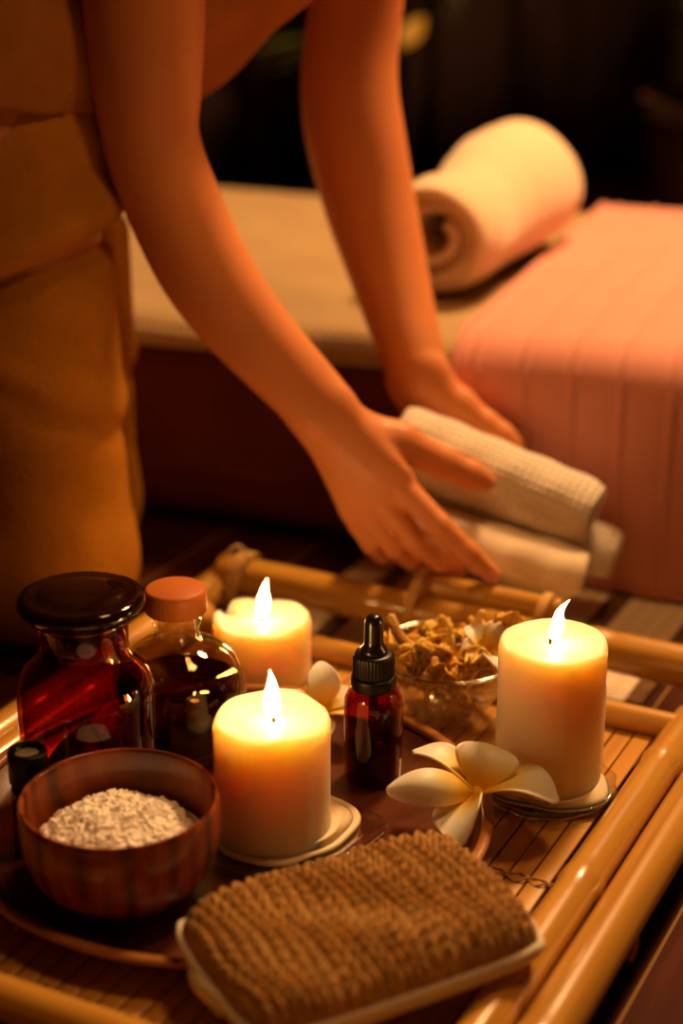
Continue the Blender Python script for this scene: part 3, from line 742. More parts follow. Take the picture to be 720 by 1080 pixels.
# ------------------------------------------------------------------ frangipani flowers
def frangipani(loc, rot, size, label, petals, seed):
    t = thing('frangipani_flower', label, 'flower', loc, 0, 'white frangipani flowers')
    t.rotation_euler = rot
    for k, (ang, Lk, Wk, cup, curl, roll, lift) in enumerate(petals):
        o = obj('petal', petal_surface(size*Lk, size*Wk, cup, curl, seed+k, 0, 30, 21, .0013, .62), M['white_petal'], t)
        o.rotation_euler = (R(roll), R(lift), R(ang)); o.location = (.003*math.cos(R(ang)), .003*math.sin(R(ang)), .001+.0004*k)
    bm = B(); lathe(bm, [(0, -.006), (.0022, -.006), (.0028, -.003), (.0045, .0015), (.0030, .0035), (0, .0030)], 20); obj('flower_base', bm, M['heart'], t)
    return t
fc = on_z(503, 837, .059)
frangipani(fc, (R(16), R(0), 0), .048, 'open white frangipani flower with yellow heart between the tall candle and scrub pad',
           [(78, .62, .42, .7, .35, 14, -22), (-20, 1.0, .46, .6, .22, -22, -6), (-104, .86, .36, .45, .55, 34, 6), (188, 1.16, .24, .95, -.6, -34, -8), (150, .92, .24, .6, .3, 16, -10)], 60)
f2 = on_z(340, 752, .056)
frangipani(f2, (R(18), R(6), R(0)), .032, 'white frangipani flower half hidden behind the front candle',
           [(100, 1.0, .36, .6, .4, 0, -42), (-20, 1.15, .42, .5, .3, -10, -12), (-95, .9, .36, .3, .3, 10, 5), (180, .9, .3, .4, .3, 0, -5), (30, .7, .3, .4, .3, 0, -20)], 80)
f3 = GC+Vector((.026, -.004, .049))
frangipani(f3, (R(20), R(-8), R(30)), .023, 'single pale frangipani flower on top of the dried flowers in the glass bowl',
           [(20, 1.0, .42, .9, .5, 0, -18), (100, .9, .4, .8, .5, 0, -18), (180, .9, .4, .8, .5, 0, -12), (260, 1., .42, .8, .6, 0, -12), (310, .8, .36, .8, .5, 0, -14)], 95)

# ------------------------------------------------------------------ knitted scrub pad
pA, pB_, pC, pD = on_z(186, 950, .0785), on_z(492, 864, .0775), on_z(562, 982, .0740), on_z(262, 1092, .0735)
pc = (pA+pB_+pC+pD)/4
ex = ((pB_-pA)+(pC-pD))/2; ey = ((pA-pD)+(pB_-pC))/2
LX, LY = ex.length/2*1.0, ey.length/2*1.0
ax = ex.normalized(); az = ax.cross(ey).normalized(); ay = az.cross(ax)
PAD = thing('scrub_pad', 'brown knitted scrub pad with a white edge on the front of the plate', 'scrub pad', (0, 0, 0))
PAD.matrix_world = Matrix(((ax.x, ay.x, az.x, pc.x), (ax.y, ay.y, az.y, pc.y), (ax.z, ay.z, az.z, pc.z), (0, 0, 0, 1)))
def squirc(s, tt, k=.16):
    return LX*s*math.sqrt(1-k*tt*tt*abs(tt)**2), LY*tt*math.sqrt(1-k*s*s*abs(s)**2)
nz = [(rng.uniform(5, 16), rng.uniform(5, 16), rng.uniform(0, 6)) for _ in range(6)]
def wob(s, tt): return sum(math.sin(a*s+b*tt+c) for a, b, c in nz)/6
TH = .013
def pad_top(i, j):
    s, tt = i*2-1, j*2-1
    x, y = squirc(s, tt)
    e = (max(0, 1-abs(s)**7)**.45)*(max(0, 1-abs(tt)**6)**.45)
    ws = x/.0066+.8*wob(s*.8, tt*.30)+.25*tt
    rib = abs(math.sin(PI*ws))
    par = int(math.floor(ws)) % 2
    wt = y/.0078+.6*wob(tt*.6, s*.5)+.5*par+.25*math.sin(ws*2.3)
    st = abs(math.sin(PI*wt))
    f = ws-math.floor(ws)
    vee = abs(math.sin(PI*(wt+.45*abs(f-.5)*2)))
    mixr = .74+.22*math.tanh(2*(s+.15+.5*wob(tt, s)))
    hgt = .0058*(rib**.7)*(1-mixr+mixr*vee**.8)*min(1, e*1.5)
    return Vector((x, y, -.012+.0175*e+.003*e*wob(s*.4, tt*.4)+hgt))
bm = B(); vv = grid(bm, 440, 300, pad_top)
obj('knit_face', bm, M['knit'], PAD)
# white cotton sides and back
def rim(n=160, grow=1.0):
    out = []
    for k in range(n):
        a = 2*PI*k/n; c, s_ = math.cos(a), math.sin(a)
        m_ = max(abs(c), abs(s_)); x, y = squirc(c/m_, s_/m_)
        out.append((x*grow, y*grow))
    return out
bm = B(); rings = []
for g, z in ((.955, -.0125), (.99, -.0135), (1.008, -.0150), (1.014, -.0178), (1.000, -.0205), (.96, -.0215), (.90, -.0222), (.5, -.0224)):
    rings.append([bm.verts.new((x, y, z)) for x, y in rim(grow=g)])
for A_, C_ in zip(rings, rings[1:]):
    for i in range(len(A_)): j = (i+1) % len(A_); bm.faces.new((A_[i], A_[j], C_[j], C_[i]))
bm.faces.new(rings[-1]); bm.faces.new(rings[0][::-1])
obj('cotton_backing', bm, M['cotton'], PAD, label='white cotton sides and back')
bm = B(); rp = rim(grow=1.004); rp = rp+rp[:2]
tube(bm, [(x, y, -.0125) for x, y in rp], .0032, 10, 'none'); obj('piping', bm, M['cotton'], PAD, label='white piping round the edge')
bm = B(); sheet(bm, 14, 6, lambda s, tt: Vector((-LX*1.0-.0035*math.sin(PI*s)-.001, .004+(s-.5)*.040, -.0165+(tt-.5)*.009+.002*math.sin(s*5))), .0022); obj('strap', bm, M['cotton'], PAD, label='white cotton hand strap')

# ------------------------------------------------------------------ bed: low massage mattress, beige cover, pink throw
BO = Vector((.267, 1.356, 0)); BA = math.atan2(-.336, .942)
bedw = .64; ZB0 = .0062
bm = B(); rbox(bm, (-1.5, .016, ZB0), (.75, bedw-.004, .199), .034, 6)
t = thing('massage_mattress', 'low thick massage mattress with shade-darkened maroon sides lying on the reed mat behind the towels', 'mattress', (BO.x, BO.y, 0), BA)
obj('mattress_body', bm, M['mattress'], t)
bm = B(); e_ = [(-1.5, .010, .155), (.75, .010, .155)]
tube(bm, [(-1.47+2.19*k/30, .0162, .060) for k in range(31)], .0030, 8, 'round'); obj('piping', bm, M['mattress'], t)
def drape_path(y0, zlow, ztop, yb, rad, zback, n=60):
    """front hem -> up the front -> over the top -> down the back; returns (y,z)"""
    pts = [(y0, zlow), (y0, ztop-rad)]
    for k in range(1, 9):
        a = PI-PI/2*k/8; pts.append((y0+rad+rad*math.cos(a), ztop-rad+rad*math.sin(a)))
    for k in range(1, 20): pts.append((y0+rad+(yb-y0-2*rad)*k/20, ztop))
    for k in range(0, 9):
        a = PI/2-PI/2*k/8; pts.append((yb-rad+rad*math.cos(a), ztop-rad+rad*math.sin(a)))
    pts.append((yb, zback))
    P = np.array(pts); d = np.r_[0, np.cumsum(np.hypot(*np.diff(P, axis=0).T))]
    u = np.linspace(0, d[-1], n); return np.c_[np.interp(u, d, P[:, 0]), np.interp(u, d, P[:, 1])]
def drape(name, x0, x1, nx, path, th, disp, m, parent, hem=None):
    bm = B(); n = len(path)
    nrm = []
    for k in range(n):
        a = path[min(n-1, k+1)]-path[max(0, k-1)]; a = a/np.hypot(*a); nrm.append((-a[1], a[0]))
    def fn(s, tt):
        k = int(round(tt*(n-1))); x = x0+(x1-x0)*s; d = disp(x, tt)
        return Vector((x, path[k][0]+nrm[k][0]*d, path[k][1]+nrm[k][1]*d))
    sheet(bm, nx, n, fn, th); return obj(name, bm, m, parent)
t = thing('bed_cover', 'beige woven cover spread over the left part of the low mattress', 'bed cover', (BO.x, BO.y, 0), BA)
drape('cover_cloth', -1.48, .60, 200, drape_path(.006, .182, .206, bedw+.006, .03, .12, 70), .004,
      lambda x, tt: .0010*math.sin(x*23+5*math.sin(tt*4))+.0009*math.sin(x*9), M['beige'], t)
t = thing('pink_throw', 'dusty pink throw with raised seams draped over the right end of the bed', 'throw', (BO.x, BO.y, 0), BA)
def pink_disp(x, tt):
    d = ((x+.012) % .0425)/.0425-.5
    g = .0026*math.exp(-((d)/.055)**2)-.0018*math.exp(-((d-.13)/.06)**2)-.0012*math.exp(-((d+.13)/.06)**2)
    low = max(0, 1-tt/.22)
    return g+.004+low*.006*math.sin(x*31+1)*1.0
drape('throw_cloth', -.178, .70, 420, drape_path(-.006, .0075, .2125, bedw+.018, .040, .02, 90), .003, pink_disp, M['pink'], t)
bm = B(); pth = drape_path(-.0125, .0110, .218, bedw+.022, .042, .03, 70)
tube(bm, [(-.179, a, b) for a, b in pth], .0028, 8, 'round'); obj('hem', bm, M['pink'], t)

# ------------------------------------------------------------------ rolled towels (spiral sheets)
def roll_bm(Ln, rad, turns, th, nx=40, seg=26, rfun=None, bend=None, seed=0, endj=.004, ph2=None):
    """towel rolled about local x, from x=0 to Ln, as one spiral strip with thickness; UV = (along, around)"""
    rr = random.Random(seed); ph = [rr.uniform(0, 6) for _ in range(4)]
    if ph2 is not None: ph[2] = ph2
    n = int(turns*seg); bm = B(); uv = bm.loops.layers.uv.new('UVMap')
    r0 = rad-turns*th*1.02
    r0 = max(.004, r0); pitch = (rad-r0)/turns
    def P(i, j, off):
        a = 2*PI*j/seg; r = r0+pitch*(j/seg)+off
        s = i/(nx-1); k = rfun(s) if rfun else 1
        x = Ln*s+(1 if s > .5 else -1)*endj*math.sin(a*.37+ph[0])*(abs(s-.5)*2)**8 + (1 if s > .5 else -1)*.010*(1-(r/rad))*(abs(s-.5)*2)**10*-1
        e = (abs(s-.5)*2)**12
        rr_ = r*k*(1-.17*e*(r/rad)**2)*(1+.02*math.sin(3*a+ph[3])*(r/rad))+.0006*math.sin(x*160+a*3+ph[1])
        y, z = rr_*math.cos(a+ph[2]), rr_*math.sin(a+ph[2])*.96
        if bend: y += bend(s)[0]; z += bend(s)[1]
        return Vector((x, y, z))
    O = [[bm.verts.new(P(i, j, th*.46)) for j in range(n+1)] for i in range(nx)]
    I = [[bm.verts.new(P(i, j, -th*.46)) for j in range(n+1)] for i in range(nx)]
    def face(vs, uvs):
        f = bm.faces.new(vs)
        for l, q in zip(f.loops, uvs): l[uv].uv = q
    c = 2*PI*rad
    for i in range(nx-1):
        for j in range(n):
            u0, u1 = i/(nx-1)*Ln/.2, (i+1)/(nx-1)*Ln/.2; v0, v1 = j/seg*c/.2, (j+1)/seg*c/.2
            q = ((u0, v0), (u1, v0), (u1, v1), (u0, v1))
            face((O[i][j], O[i+1][j], O[i+1][j+1], O[i][j+1]), q)
            face((I[i][j+1], I[i+1][j+1], I[i+1][j], I[i][j]), (q[3], q[2], q[1], q[0]))
    for j in range(n):
        v0 = j/seg*c/.2; q = ((0, v0),)*4
        face((O[0][j], O[0][j+1], I[0][j+1], I[0][j]), q); face((O[-1][j], I[-1][j], I[-1][j+1], O[-1][j+1]), q)
    for i in range(nx-1):
        q = ((0, 0),)*4
        face((O[i][0], I[i][0], I[i+1][0], O[i+1][0]), q); face((O[i][n], O[i+1][n], I[i+1][n], I[i][n]), q)
    return bm
def place_axis(o, a, b, spin=0):
    d = (b-a).normalized(); q = d.to_track_quat('X', 'Z'); o.rotation_mode = 'QUATERNION'
    o.rotation_quaternion = q; o.location = a
def rolled_towel(a, b, rad, label, seed, m, turns=4, th=None):
    a, b = Vector(a), Vector(b)
    o = obj('rolled_towel', roll_bm((b-a).length, rad, turns, th or rad*.19, seed=seed), m)
    place_axis(o, a, b); tag(o, label, 'towel', 'rolled towels held in the hands'); return o
tA, tB = on_y(421, 460, 1.343), on_y(624, 544, 1.289)
rolled_towel(tA, tB, .0310, 'cream waffle towel roll on top of the three held in the hands', 1, M['towel'])
fA, fB = on_y(383, 544, 1.303), on_y(612, 609, 1.254)
rolled_towel(fA, fB, .0240, 'plain white towel roll at the front bottom of the stack in the hands', 2, M['terry_w'], turns=3.5)
bA, bB = on_y(440, 517, 1.361), on_y(648, 585, 1.313)
rolled_towel(bA, bB, .0240, 'white towel roll at the back of the stack next to the pink throw', 3, M['towel'], turns=3.5)

# big towel roll on the bed
ga = on_z(462, 290, .195); gb = on_z(592, 250, .195)
ga = Vector((.084, 1.584, .2105)); gb = Vector((.203, 1.858, .2125))
def rf(s): return 1.0-.05*sm(.1, .3, s)+.22*sm(.3, .68, s)-.22*sm(.88, 1, s)
def bd(s): return (0, (rf(s)-1)*.052)
Ln = (gb-ga).length
o = obj('rolled_towel', roll_bm(Ln, .0570, 3.4, .0105, nx=60, seg=40, rfun=rf, bend=bd, seed=8, endj=.006, ph2=2.3), M['terry'])
place_axis(o, ga+Vector((0, 0, .0565)), gb+Vector((0, 0, .0565)))
tag(o, 'big cream towel roll lying on the beige bed cover beside the pink throw', 'towel')

# ------------------------------------------------------------------ person: signed-distance body
class Field:
    def __init__(self, lo, hi, vox):
        self.lo = np.array(lo, float); self.v = vox
        self.n = np.ceil((np.array(hi)-self.lo)/vox).astype(int)
        self.d = np.full(self.n, .05, np.float32)
    def window(self, lo, hi, pad):
        a = np.maximum(0, np.floor((np.array(lo)-pad-self.lo)/self.v).astype(int)); b = np.minimum(self.n, np.ceil((np.array(hi)+pad-self.lo)/self.v).astype(int)+1)
        sl = tuple(slice(x, y) for x, y in zip(a, b))
        g = [self.lo[k]+self.v*np.arange(a[k], b[k], dtype=np.float32) for k in range(3)]
        return sl, g[0][:, None, None], g[1][None, :, None], g[2][None, None, :]
    def merge(self, sl, d, k):
        o = self.d[sl]
        if k > 0:
            h = np.maximum(k-np.abs(o-d), 0)/k; self.d[sl] = np.minimum(o, d)-h*h*k*.25
        else: self.d[sl] = np.minimum(o, d)
    def cone(self, a, b, ra, rb, k=.01, sq=None):
        """tapered capsule; sq=(axis vector, factor>1) flattens it along an axis"""
        a = np.array(a, np.float32); b = np.array(b, np.float32)
        lo = np.minimum(a, b)-max(ra, rb); hi = np.maximum(a, b)+max(ra, rb)
        sl, X, Y, Z = self.window(lo, hi, k+.012)
        ab = b-a; L2 = float(ab@ab)+1e-12
        px, py, pz = X-a[0], Y-a[1], Z-a[2]
        t = np.clip((px*ab[0]+py*ab[1]+pz*ab[2])/L2, 0, 1)
        qx, qy, qz = px-t*ab[0], py-t*ab[1], pz-t*ab[2]
        if sq is not None:
            ax_ = np.array(sq[0], np.float32); ax_ /= np.linalg.norm(ax_)
            pr = (qx*ax_[0]+qy*ax_[1]+qz*ax_[2])*(sq[1]-1)
            qx, qy, qz = qx+pr*ax_[0], qy+pr*ax_[1], qz+pr*ax_[2]
        d = np.sqrt(qx*qx+qy*qy+qz*qz)-(ra+(rb-ra)*t)
        if sq is not None: d = d/max(1, sq[1]**.5)
        self.merge(sl, d.astype(np.float32), k)
    def chain(self, pts, rad, k=.01, sq=None):
        for i in range(len(pts)-1): self.cone(pts[i], pts[i+1], rad[i], rad[i+1], k, sq)
    def ell(self, c, r, k=.02, rot=None):
        c = np.array(c, np.float32); r = np.array(r, np.float32); m = r.max()
        sl, X, Y, Z = self.window(c-m, c+m, k+.012)
        p = [X-c[0], Y-c[1], Z-c[2]]
        if rot is not None:
            Rm = np.array(Euler(rot).to_matrix().transposed(), np.float32)
            p = [p[0]*Rm[i, 0]+p[1]*Rm[i, 1]+p[2]*Rm[i, 2] for i in range(3)]
        k0 = np.sqrt((p[0]/r[0])**2+(p[1]/r[1])**2+(p[2]/r[2])**2)
        k1 = np.sqrt((p[0]/r[0]**2)**2+(p[1]/r[1]**2)**2+(p[2]/r[2]**2)**2)
        d = np.where(k1 > 1e-6, k0*(k0-1)/np.maximum(k1, 1e-6), -r.min())
        self.merge(sl, d.astype(np.float32), k)
    def cut_plane(self, p, n, soft=0):
        """keep the side the normal points away from"""
        g = [self.lo[k]+self.v*np.arange(self.n[k], dtype=np.float32) for k in range(3)]
        d = (g[0][:, None, None]-p[0])*n[0]+(g[1][None, :, None]-p[1])*n[1]+(g[2][None, None, :]-p[2])*n[2]
        self.d = np.maximum(self.d, d.astype(np.float32))
    def mesh(self, name, smooth=2):
        dd = np.clip(self.d, -.02, .02)
        g = openvdb.FloatGrid(background=.02); g.copyFromArray(dd.astype(np.float32), tolerance=1e-4)
        g.transform = openvdb.createLinearTransform(voxelSize=self.v)
        pts, quads = g.convertToQuads(isovalue=0.0)
        pts = np.array(pts, np.float64)+self.lo
        quads = np.array(quads)
        if smooth:
            nb = np.zeros((len(pts), 3)); e = np.concatenate([quads[:, [i, (i+1) % 4]] for i in range(4)])
            e = np.concatenate([e, e[:, ::-1]])
            cnt = np.bincount(e[:, 0], minlength=len(pts))[:, None]
            for it in range(smooth):
                for w in (.5, -.52):
                    acc = np.stack([np.bincount(e[:, 0], weights=pts[e[:, 1], c], minlength=len(pts)) for c in range(3)], 1)
                    pts = pts+w*(acc/np.maximum(cnt, 1)-pts)
        me = bpy.data.meshes.new(name); me.vertices.add(len(pts)); me.vertices.foreach_set('co', pts.astype(np.float32).ravel())
        me.loops.add(len(quads)*4); me.polygons.add(len(quads))
        me.polygons.foreach_set('loop_start', np.arange(0, len(quads)*4, 4)); me.loops.foreach_set('vertex_index', quads[:, ::-1].astype(np.int32).ravel())
        me.update(calc_edges=True); me.validate()
        bm = bmesh.new(); bm.from_mesh(me); bmesh.ops.recalc_face_normals(bm, faces=bm.faces[:]); bm.to_mesh(me); bm.free()
        return me

PERSON = thing('person', 'person in rust brown top and ochre trousers bending forward to hold rolled towels', 'person', (-.25, 1.38, 0))
P0 = Vector((-.25, 1.38, 0))
def Y_(px, py, Y): return on_y(px, py, Y)
def lerp_sm(v, n):
    return [q.x for q in bez([Vector((a, 0, 0)) for a in v], n)]
def arm_pts(rows):
    pts, rad = [], []
    for px, py, Y, hw in rows:
        p = on_y(px, py, Y); pts.append(p); rad.append(hw*mpp(p))
    return pts, rad
near_rows = [(150, -110, 1.235, 62), (150, -50, 1.24, 64), (151, 0, 1.245, 63), (153, 50, 1.25, 60), (155.5, 100, 1.258, 54.5), (157, 135, 1.265, 49.5), (166, 172, 1.268, 49), (187, 225, 1.268, 49), (215, 283, 1.266, 47.5), (250, 333, 1.264, 43.5), (288, 376, 1.262, 39), (318, 408, 1.260, 36), (340, 434, 1.258, 35)]
far_rows = [(380, -110, 1.53, 50), (379, -50, 1.525, 49), (376, 0, 1.52, 48), (369, 58, 1.51, 49), (369, 105, 1.50, 50), (376, 152, 1.49, 50.5), (390, 215, 1.475, 47), (405, 270, 1.455, 42), (420, 325, 1.43, 36.5), (434, 372, 1.405, 32), (441, 400, 1.392, 30)]
BF = Field((-.72, 1.12, .0), (.30, 1.66, 1.06), .0027)
nsh = Vector((-.115, 1.225, .665)); fsh = Vector((-.035, 1.545, .675))
hip = Vector((-.295, 1.345, .445)); kn_n = Vector((-.2365, 1.275, .072)); kn_f = Vector((-.250, 1.405, .072))
hip_n = on_y(10, 150, 1.285); hip_f = hip_n+Vector((0, .125, 0))
ank_n = Vector((-.60, 1.275, .055)); ank_f = Vector((-.60, 1.405, .055))
waist = Vector((-.225, 1.365, .555)); chest = Vector((-.100, 1.380, .635)); neck0 = Vector((-.020, 1.385, .715)); neck1 = Vector((.035, 1.385, .775)); headc = Vector((.085, 1.385, .850))
def torso(Fd, g=0.0, k=.05):
    Fd.ell(hip, (.105+g, .135+g, .105+g), k); Fd.cone(hip, waist, .085+g, .078+g, k, ((0, 1, 0), .78)); Fd.cone(waist, chest, .078+g, .092+g, k, ((0, 1, 0), .72)); Fd.cone(chest, neck0, .092+g, .062+g, k, ((0, 1, 0), .6))
def legs(Fd, g=0.0, k=.03):
    for h_, kn, an in ((hip_n, kn_n, ank_n), (hip_f, kn_f, ank_f)):
        Fd.cone(h_, kn, .066+g, .048+g*1.0, k); Fd.cone(kn, an, .050+g, .034+g, k)
torso(BF); legs(BF)
for an in (ank_n, ank_f):
    BF.chain([an, an+Vector((-.045, 0, .0)), an+Vector((-.13, 0, -.028))], [.034, .032, .016], .02)
    for q in range(5): BF.cone(an+Vector((-.12, (q-2)*.013, -.027)), an+Vector((-.158+abs(q-2)*.004, (q-2)*.014, -.036)), .011, .008, .004)
BF.cone(neck0, neck1, .050, .048, .03); BF.cone(neck1, headc, .048, .05, .03)
BF.ell(headc+Vector((.008, 0, .010)), (.080, .070, .098), .03, (0, R(125), 0))
fd = Vector((.80, 0, -.60)).normalized(); hu = Vector((.60, 0, .80)).normalized()
BF.cone(headc+fd*.070+hu*.012-hu*.0, headc+fd*.098-hu*.022, .008, .012, .012)          # nose
BF.cone(headc+fd*.050-hu*.075, headc+fd*.062-hu*.092, .035, .025, .03)                 # jaw
for s in (-1, 1):
    BF.cone(headc+fd*.082-hu*.050+Vector((0, s*.004, 0)), headc+fd*.074-hu*.050+Vector((0, s*.020, 0)), .008, .005, .006)   # lips
    BF.cone(headc+Vector((0, s*.074, 0))+hu*.012, headc+Vector((0, s*.078, 0))-hu*.022, .013, .009, .008)                  # ears
    BF.cone(headc+fd*.074+hu*.022+Vector((0, s*.014, 0)), headc+fd*.064+hu*.024+Vector((0, s*.042, 0)), .010, .009, .012)    # brow
for sh, rows in ((nsh, near_rows), (fsh, far_rows)):
    pts, rad = arm_pts(rows)
    BF.cone(chest.lerp(neck0, .6), sh, .055, .052, .04); BF.cone(sh, pts[0], .054, rad[0], .03)
    n_ = 44; pd = bez(pts, n_); BF.chain(pd, lerp_sm(rad, n_), .004)
def hand(joints, palm, thumb, wristp, wrist_r, flat, pk=.010):
    """palm: list of (a,b,ra,rb); joints: four fingers as [(p,r)...]"""
    for a, b, ra, rb in palm: BF.cone(a, b, ra, rb, pk, flat)
    for f in joints:
        for (a, ra), (b, rb) in zip(f, f[1:]): BF.cone(a, b, ra, rb, .0035)
    for (a, ra), (b, rb) in zip(thumb, thumb[1:]): BF.cone(a, b, ra, rb, .007)
def fp(rows):
    out = []
    for px, py, Y, hw in rows:
        p = on_y(px, py, Y); out.append((p, hw*mpp(p)))
    return out
w = on_y(342, 437, 1.257)
mc = [on_y(428, 518, 1.240), on_y(411, 536, 1.246), on_y(394, 549, 1.254), on_y(378, 553, 1.263)]
fingers = [fp([(428, 518, 1.240, 14.5), (464, 555, 1.226, 13), (494, 583, 1.222, 12), (519, 606, 1.226, 9.5)]),
           fp([(411, 536, 1.246, 14), (440, 572, 1.238, 12.8), (464, 592, 1.246, 11.5), (484, 601, 1.262, 9)]),
           fp([(394, 549, 1.254, 13), (417, 577, 1.250, 12), (434, 591, 1.262, 10.5), (447, 594, 1.282, 8.5)]),
           fp([(378, 553, 1.263, 12), (392, 574, 1.262, 10.5), (404, 585, 1.274, 9.5), (414, 587, 1.292, 8)])]
thumb = fp([(372, 452, 1.262, 22), (420, 466, 1.262, 21), (468, 488, 1.270, 16), (497, 501, 1.274, 14.5), (513, 508, 1.277, 10)])
s_ = mpp(w)
palm = [(w, mc[0].lerp(w, .15), 30*s_, 22*s_), (w, mc[1].lerp(w, .12), 30*s_, 21*s_), (w, mc[2].lerp(w, .12), 28*s_, 20*s_), (w, mc[3].lerp(w, .12), 27*s_, 17*s_),
        (on_y(372, 452, 1.262), mc[0].lerp(w, .3), 22*s_, 18*s_)]
hand(fingers, palm, thumb, w, 0, ((0.1, 1, .25), 1.55))
def fp2(rows): return fp([(a, b, c+.0065, d) for a, b, c, d in rows])
# far hand: behind the towels, thumb side uppermost
w2 = on_y(444, 404, 1.389); s2 = mpp(w2)
mf = [on_y(494, 446, 1.377), on_y(486, 462, 1.378), on_y(476, 476, 1.380), on_y(465, 488, 1.383)]
fing2 = [fp2([(494, 446, 1.377, 14), (522, 464, 1.362, 12), (540, 478, 1.357, 11), (552, 492, 1.352, 9)]),
         fp2([(486, 462, 1.378, 13.5), (516, 484, 1.366, 12), (536, 502, 1.360, 11), (548, 518, 1.352, 9)]),
         fp2([(476, 476, 1.380, 13), (504, 502, 1.370, 11.5), (522, 520, 1.362, 10), (532, 534, 1.352, 8.5)]),
         fp2([(465, 488, 1.383, 12), (486, 514, 1.374, 10.5), (498, 530, 1.366, 9.5), (506, 542, 1.356, 8)])]
thumb2 = fp2([(452, 408, 1.384, 22), (484, 428, 1.374, 18), (512, 448, 1.366, 14), (530, 460, 1.362, 12.5), (542, 467, 1.359, 8.5)])
palm2 = [(w2, m_.lerp(w2, .12), 27*s2, 19*s2) for m_ in mf]
hand(fing2, palm2, thumb2, w2, 0, ((0.1, 1, .2), 1.6))
me = BF.mesh('body', 3)
body = obj('body', me, M['skin'], PERSON); body.location = -P0
# nails
def nail(a, b, r, up):
    d = (b-a).normalized(); up = Vector(up); up = (up-d*up.dot(d)).normalized(); sd = d.cross(up)
    bm = B()
    def fn(s, tt):
        v = (tt-.5)*1.5
        return b+d*(-.006+.0115*s-.0012*v*v*4*s)+(sd*math.sin(v)+up*math.cos(v))*(r*1.0+.0006-.0015*s)
    sheet(bm, 8, 8, fn, .0006); o = obj('nail', bm, M['nail'], PERSON); o.location = -P0; return o
nail(thumb[-2][0], thumb[-1][0], thumb[-1][1], (0.2, -.9, .55))
for f in fingers[:1]: nail(f[-2][0], f[-1][0], f[-1][1], (-.3, -.9, -.1))
for s in (-1, 1):
    bm = B(); bmesh.ops.create_uvsphere(bm, u_segments=16, v_segments=10, radius=.0115)
    o = obj('eye', bm, M['eye'], PERSON); o.location = headc+fd*.0685+hu*.008+Vector((0, s*.030, 0))-P0
# hair
HF = Field((-.12, 1.26, .70), (.24, 1.51, 1.02), .003)
HF.ell(headc+Vector((-.004, 0, .026)), (.088, .078, .098), .02, (0, R(125), 0)); HF.ell(headc+hu*.10-fd*.06, (.042, .045, .042), .02)
HF.cut_plane(tuple(headc+fd*.040+hu*.03), tuple((fd*.85-hu*.5).normalized()))
me = HF.mesh('hair', 2); h_ = obj('hair', me, M['hair'], PERSON); h_.location = -P0
# rust brown top
TF = Field((-.46, 1.10, .33), (.14, 1.68, .86), .0035)
g = .010
torso(TF, g, .05)
tq = [on_y(30, 25, 1.36), on_y(90, 12, 1.375), on_y(150, -18, 1.385), on_y(245, -98, 1.385)]
for a_, b_ in zip(tq, tq[1:]): TF.cone(a_, b_, .092, .092, .02, ((0, 1, 0), .8))
TF.ell(hip+Vector((.002, 0, .03)), (.140, .165, .135), .02)
for sh, rows in ((nsh, near_rows), (fsh, far_rows)):
    pts, rad = arm_pts(rows[:1]); TF.cone(chest.lerp(neck0, .6), sh, .066, .066, .04); TF.cone(sh, sh.lerp(pts[0], .45), .068, rad[0]+.016, .02)
hn = on_y(0, 103, 1.25); hn2 = on_y(104, 127, 1.25); dv = (hn2-hn).normalized(); hemn = Vector((dv.z, 0, -dv.x)).normalized()
if hemn.z > 0: hemn = -hemn
TF.cut_plane(tuple(hn2), tuple(hemn))
TF.cut_plane(tuple(neck0+Vector((.030, 0, .032))), tuple(Vector((.68, 0, .73))))
me = TF.mesh('top', 2)
co = np.empty(len(me.vertices)*3, np.float32); me.vertices.foreach_get('co', co); co = co.reshape(-1, 3)
nr = np.empty(len(me.vertices)*3, np.float32); me.vertices.foreach_get('normal', nr); nr = nr.reshape(-1, 3)
co += nr*(.0012*np.sin(co[:, 0]*55-co[:, 2]*38+2*np.sin(co[:, 1]*30))+.0008*np.sin(co[:, 2]*80+co[:, 0]*30))[:, None]
me.vertices.foreach_set('co', co.ravel()); me.update()
o = obj('shirt', me, M['top'], PERSON, label='rust brown sleeved top'); o.location = -P0
# ochre trousers
RF = Field((-.74, 1.17, .0), (-.08, 1.60, .57), .0035)
RF.ell(hip, (.118, .135, .112), .03)
for h_, kn, an in ((hip_n, kn_n, ank_n), (hip_f, kn_f, ank_f)):
    RF.cone(h_, kn, .071, .069, .02); RF.cone(kn+Vector((0, 0, .002)), an+Vector((0, 0, .006)), .070, .056, .02)
RF.ell(hip_n.lerp(kn_n, .20), (.064, .074, .088), .02)
RF.cut_plane((0, 0, .465), (0, 0, 1)); RF.cut_plane((-.62, 0, 0), (-1, 0, 0)); RF.cut_plane((0, 0, .006), (0, 0, -1))
me = RF.mesh('trousers', 2)
co = np.empty(len(me.vertices)*3, np.float32); me.vertices.foreach_get('co', co); co = co.reshape(-1, 3)
nr = np.empty(len(me.vertices)*3, np.float32); me.vertices.foreach_get('normal', nr); nr = nr.reshape(-1, 3)
x, y, z = co.T
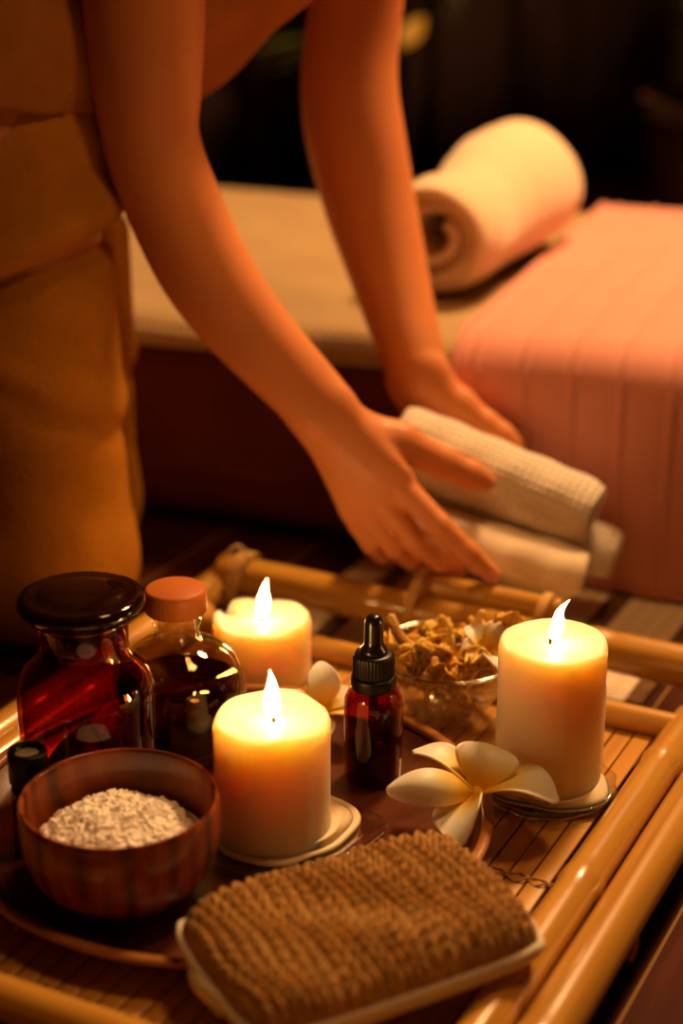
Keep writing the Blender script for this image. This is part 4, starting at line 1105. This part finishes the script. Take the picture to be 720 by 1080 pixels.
# creases: one deep fold across the top of the thigh, softer ones lower down
f1 = z-(.332+.30*(x+.19)); w1 = np.clip((x+.36)/.10, 0, 1); fold = w1*(.013*np.exp(-((f1-.022)/.020)**2)-.016*np.exp(-((f1+.004)/.010)**2))
f2 = z-(.200-.55*(x+.19)); fold += .004*np.exp(-((f2-.012)/.018)**2)-.004*np.exp(-((f2+.008)/.012)**2)
soft = .0011*np.sin(x*60+np.sin(z*14)*2)+.0009*np.sin(y*80+z*8)
m_ = np.clip((z-.02)/.05, 0, 1)*np.clip((.46-z)/.05, 0, 1)
co += nr*((fold+soft)*m_)[:, None]
me.vertices.foreach_set('co', co.ravel()); me.update()
o = obj('trousers', me, M['trousers'], PERSON, label='loose ochre linen trousers'); o.location = -P0

# ------------------------------------------------------------------ light
w_ = bpy.data.worlds.new('dim_room'); SC.world = w_; w_.use_nodes = True
bg = w_.node_tree.nodes['Background']; bg.inputs['Color'].default_value = (1, .13, .04, 1); bg.inputs['Strength'].default_value = .026
def area(name, loc, target, size, power, col):
    l = bpy.data.lights.new(name, 'AREA'); l.shape = 'DISK'; l.size = size; l.energy = power; l.color = col
    o = bpy.data.objects.new(name, l); COL.objects.link(o); o.location = loc
    o.rotation_euler = (Vector(target)-Vector(loc)).to_track_quat('-Z', 'Y').to_euler(); return o
area('room_lamp', (.66, 2.05, 1.70), (.32, 1.75, .0), .35, 56, (1, .53, .21))
area('ceiling_lamp', (.40, 1.12, 1.75), (.10, 1.05, .0), .30, 8, (1, .46, .125))

l = bpy.data.lights.new('added_hip_spot', 'SPOT'); l.energy = 26; l.color = (1, .50, .15); l.spot_size = R(19); l.spot_blend = .9; l.shadow_soft_size = .12  # unseen spot, added to brighten the hips and upper trousers
o = bpy.data.objects.new('added_hip_spot', l); COL.objects.link(o); o.location = (.75, .30, 1.65)
o.rotation_euler = (Vector((-.17, 1.27, .47))-o.location).to_track_quat('-Z', 'Y').to_euler()
vs_ = SC.view_settings; vs_.view_transform = 'Standard'; vs_.look = 'None'; vs_.gamma = 1; vs_.exposure = 0; vs_.use_curve_mapping = False
SC.display_settings.display_device = 'sRGB'
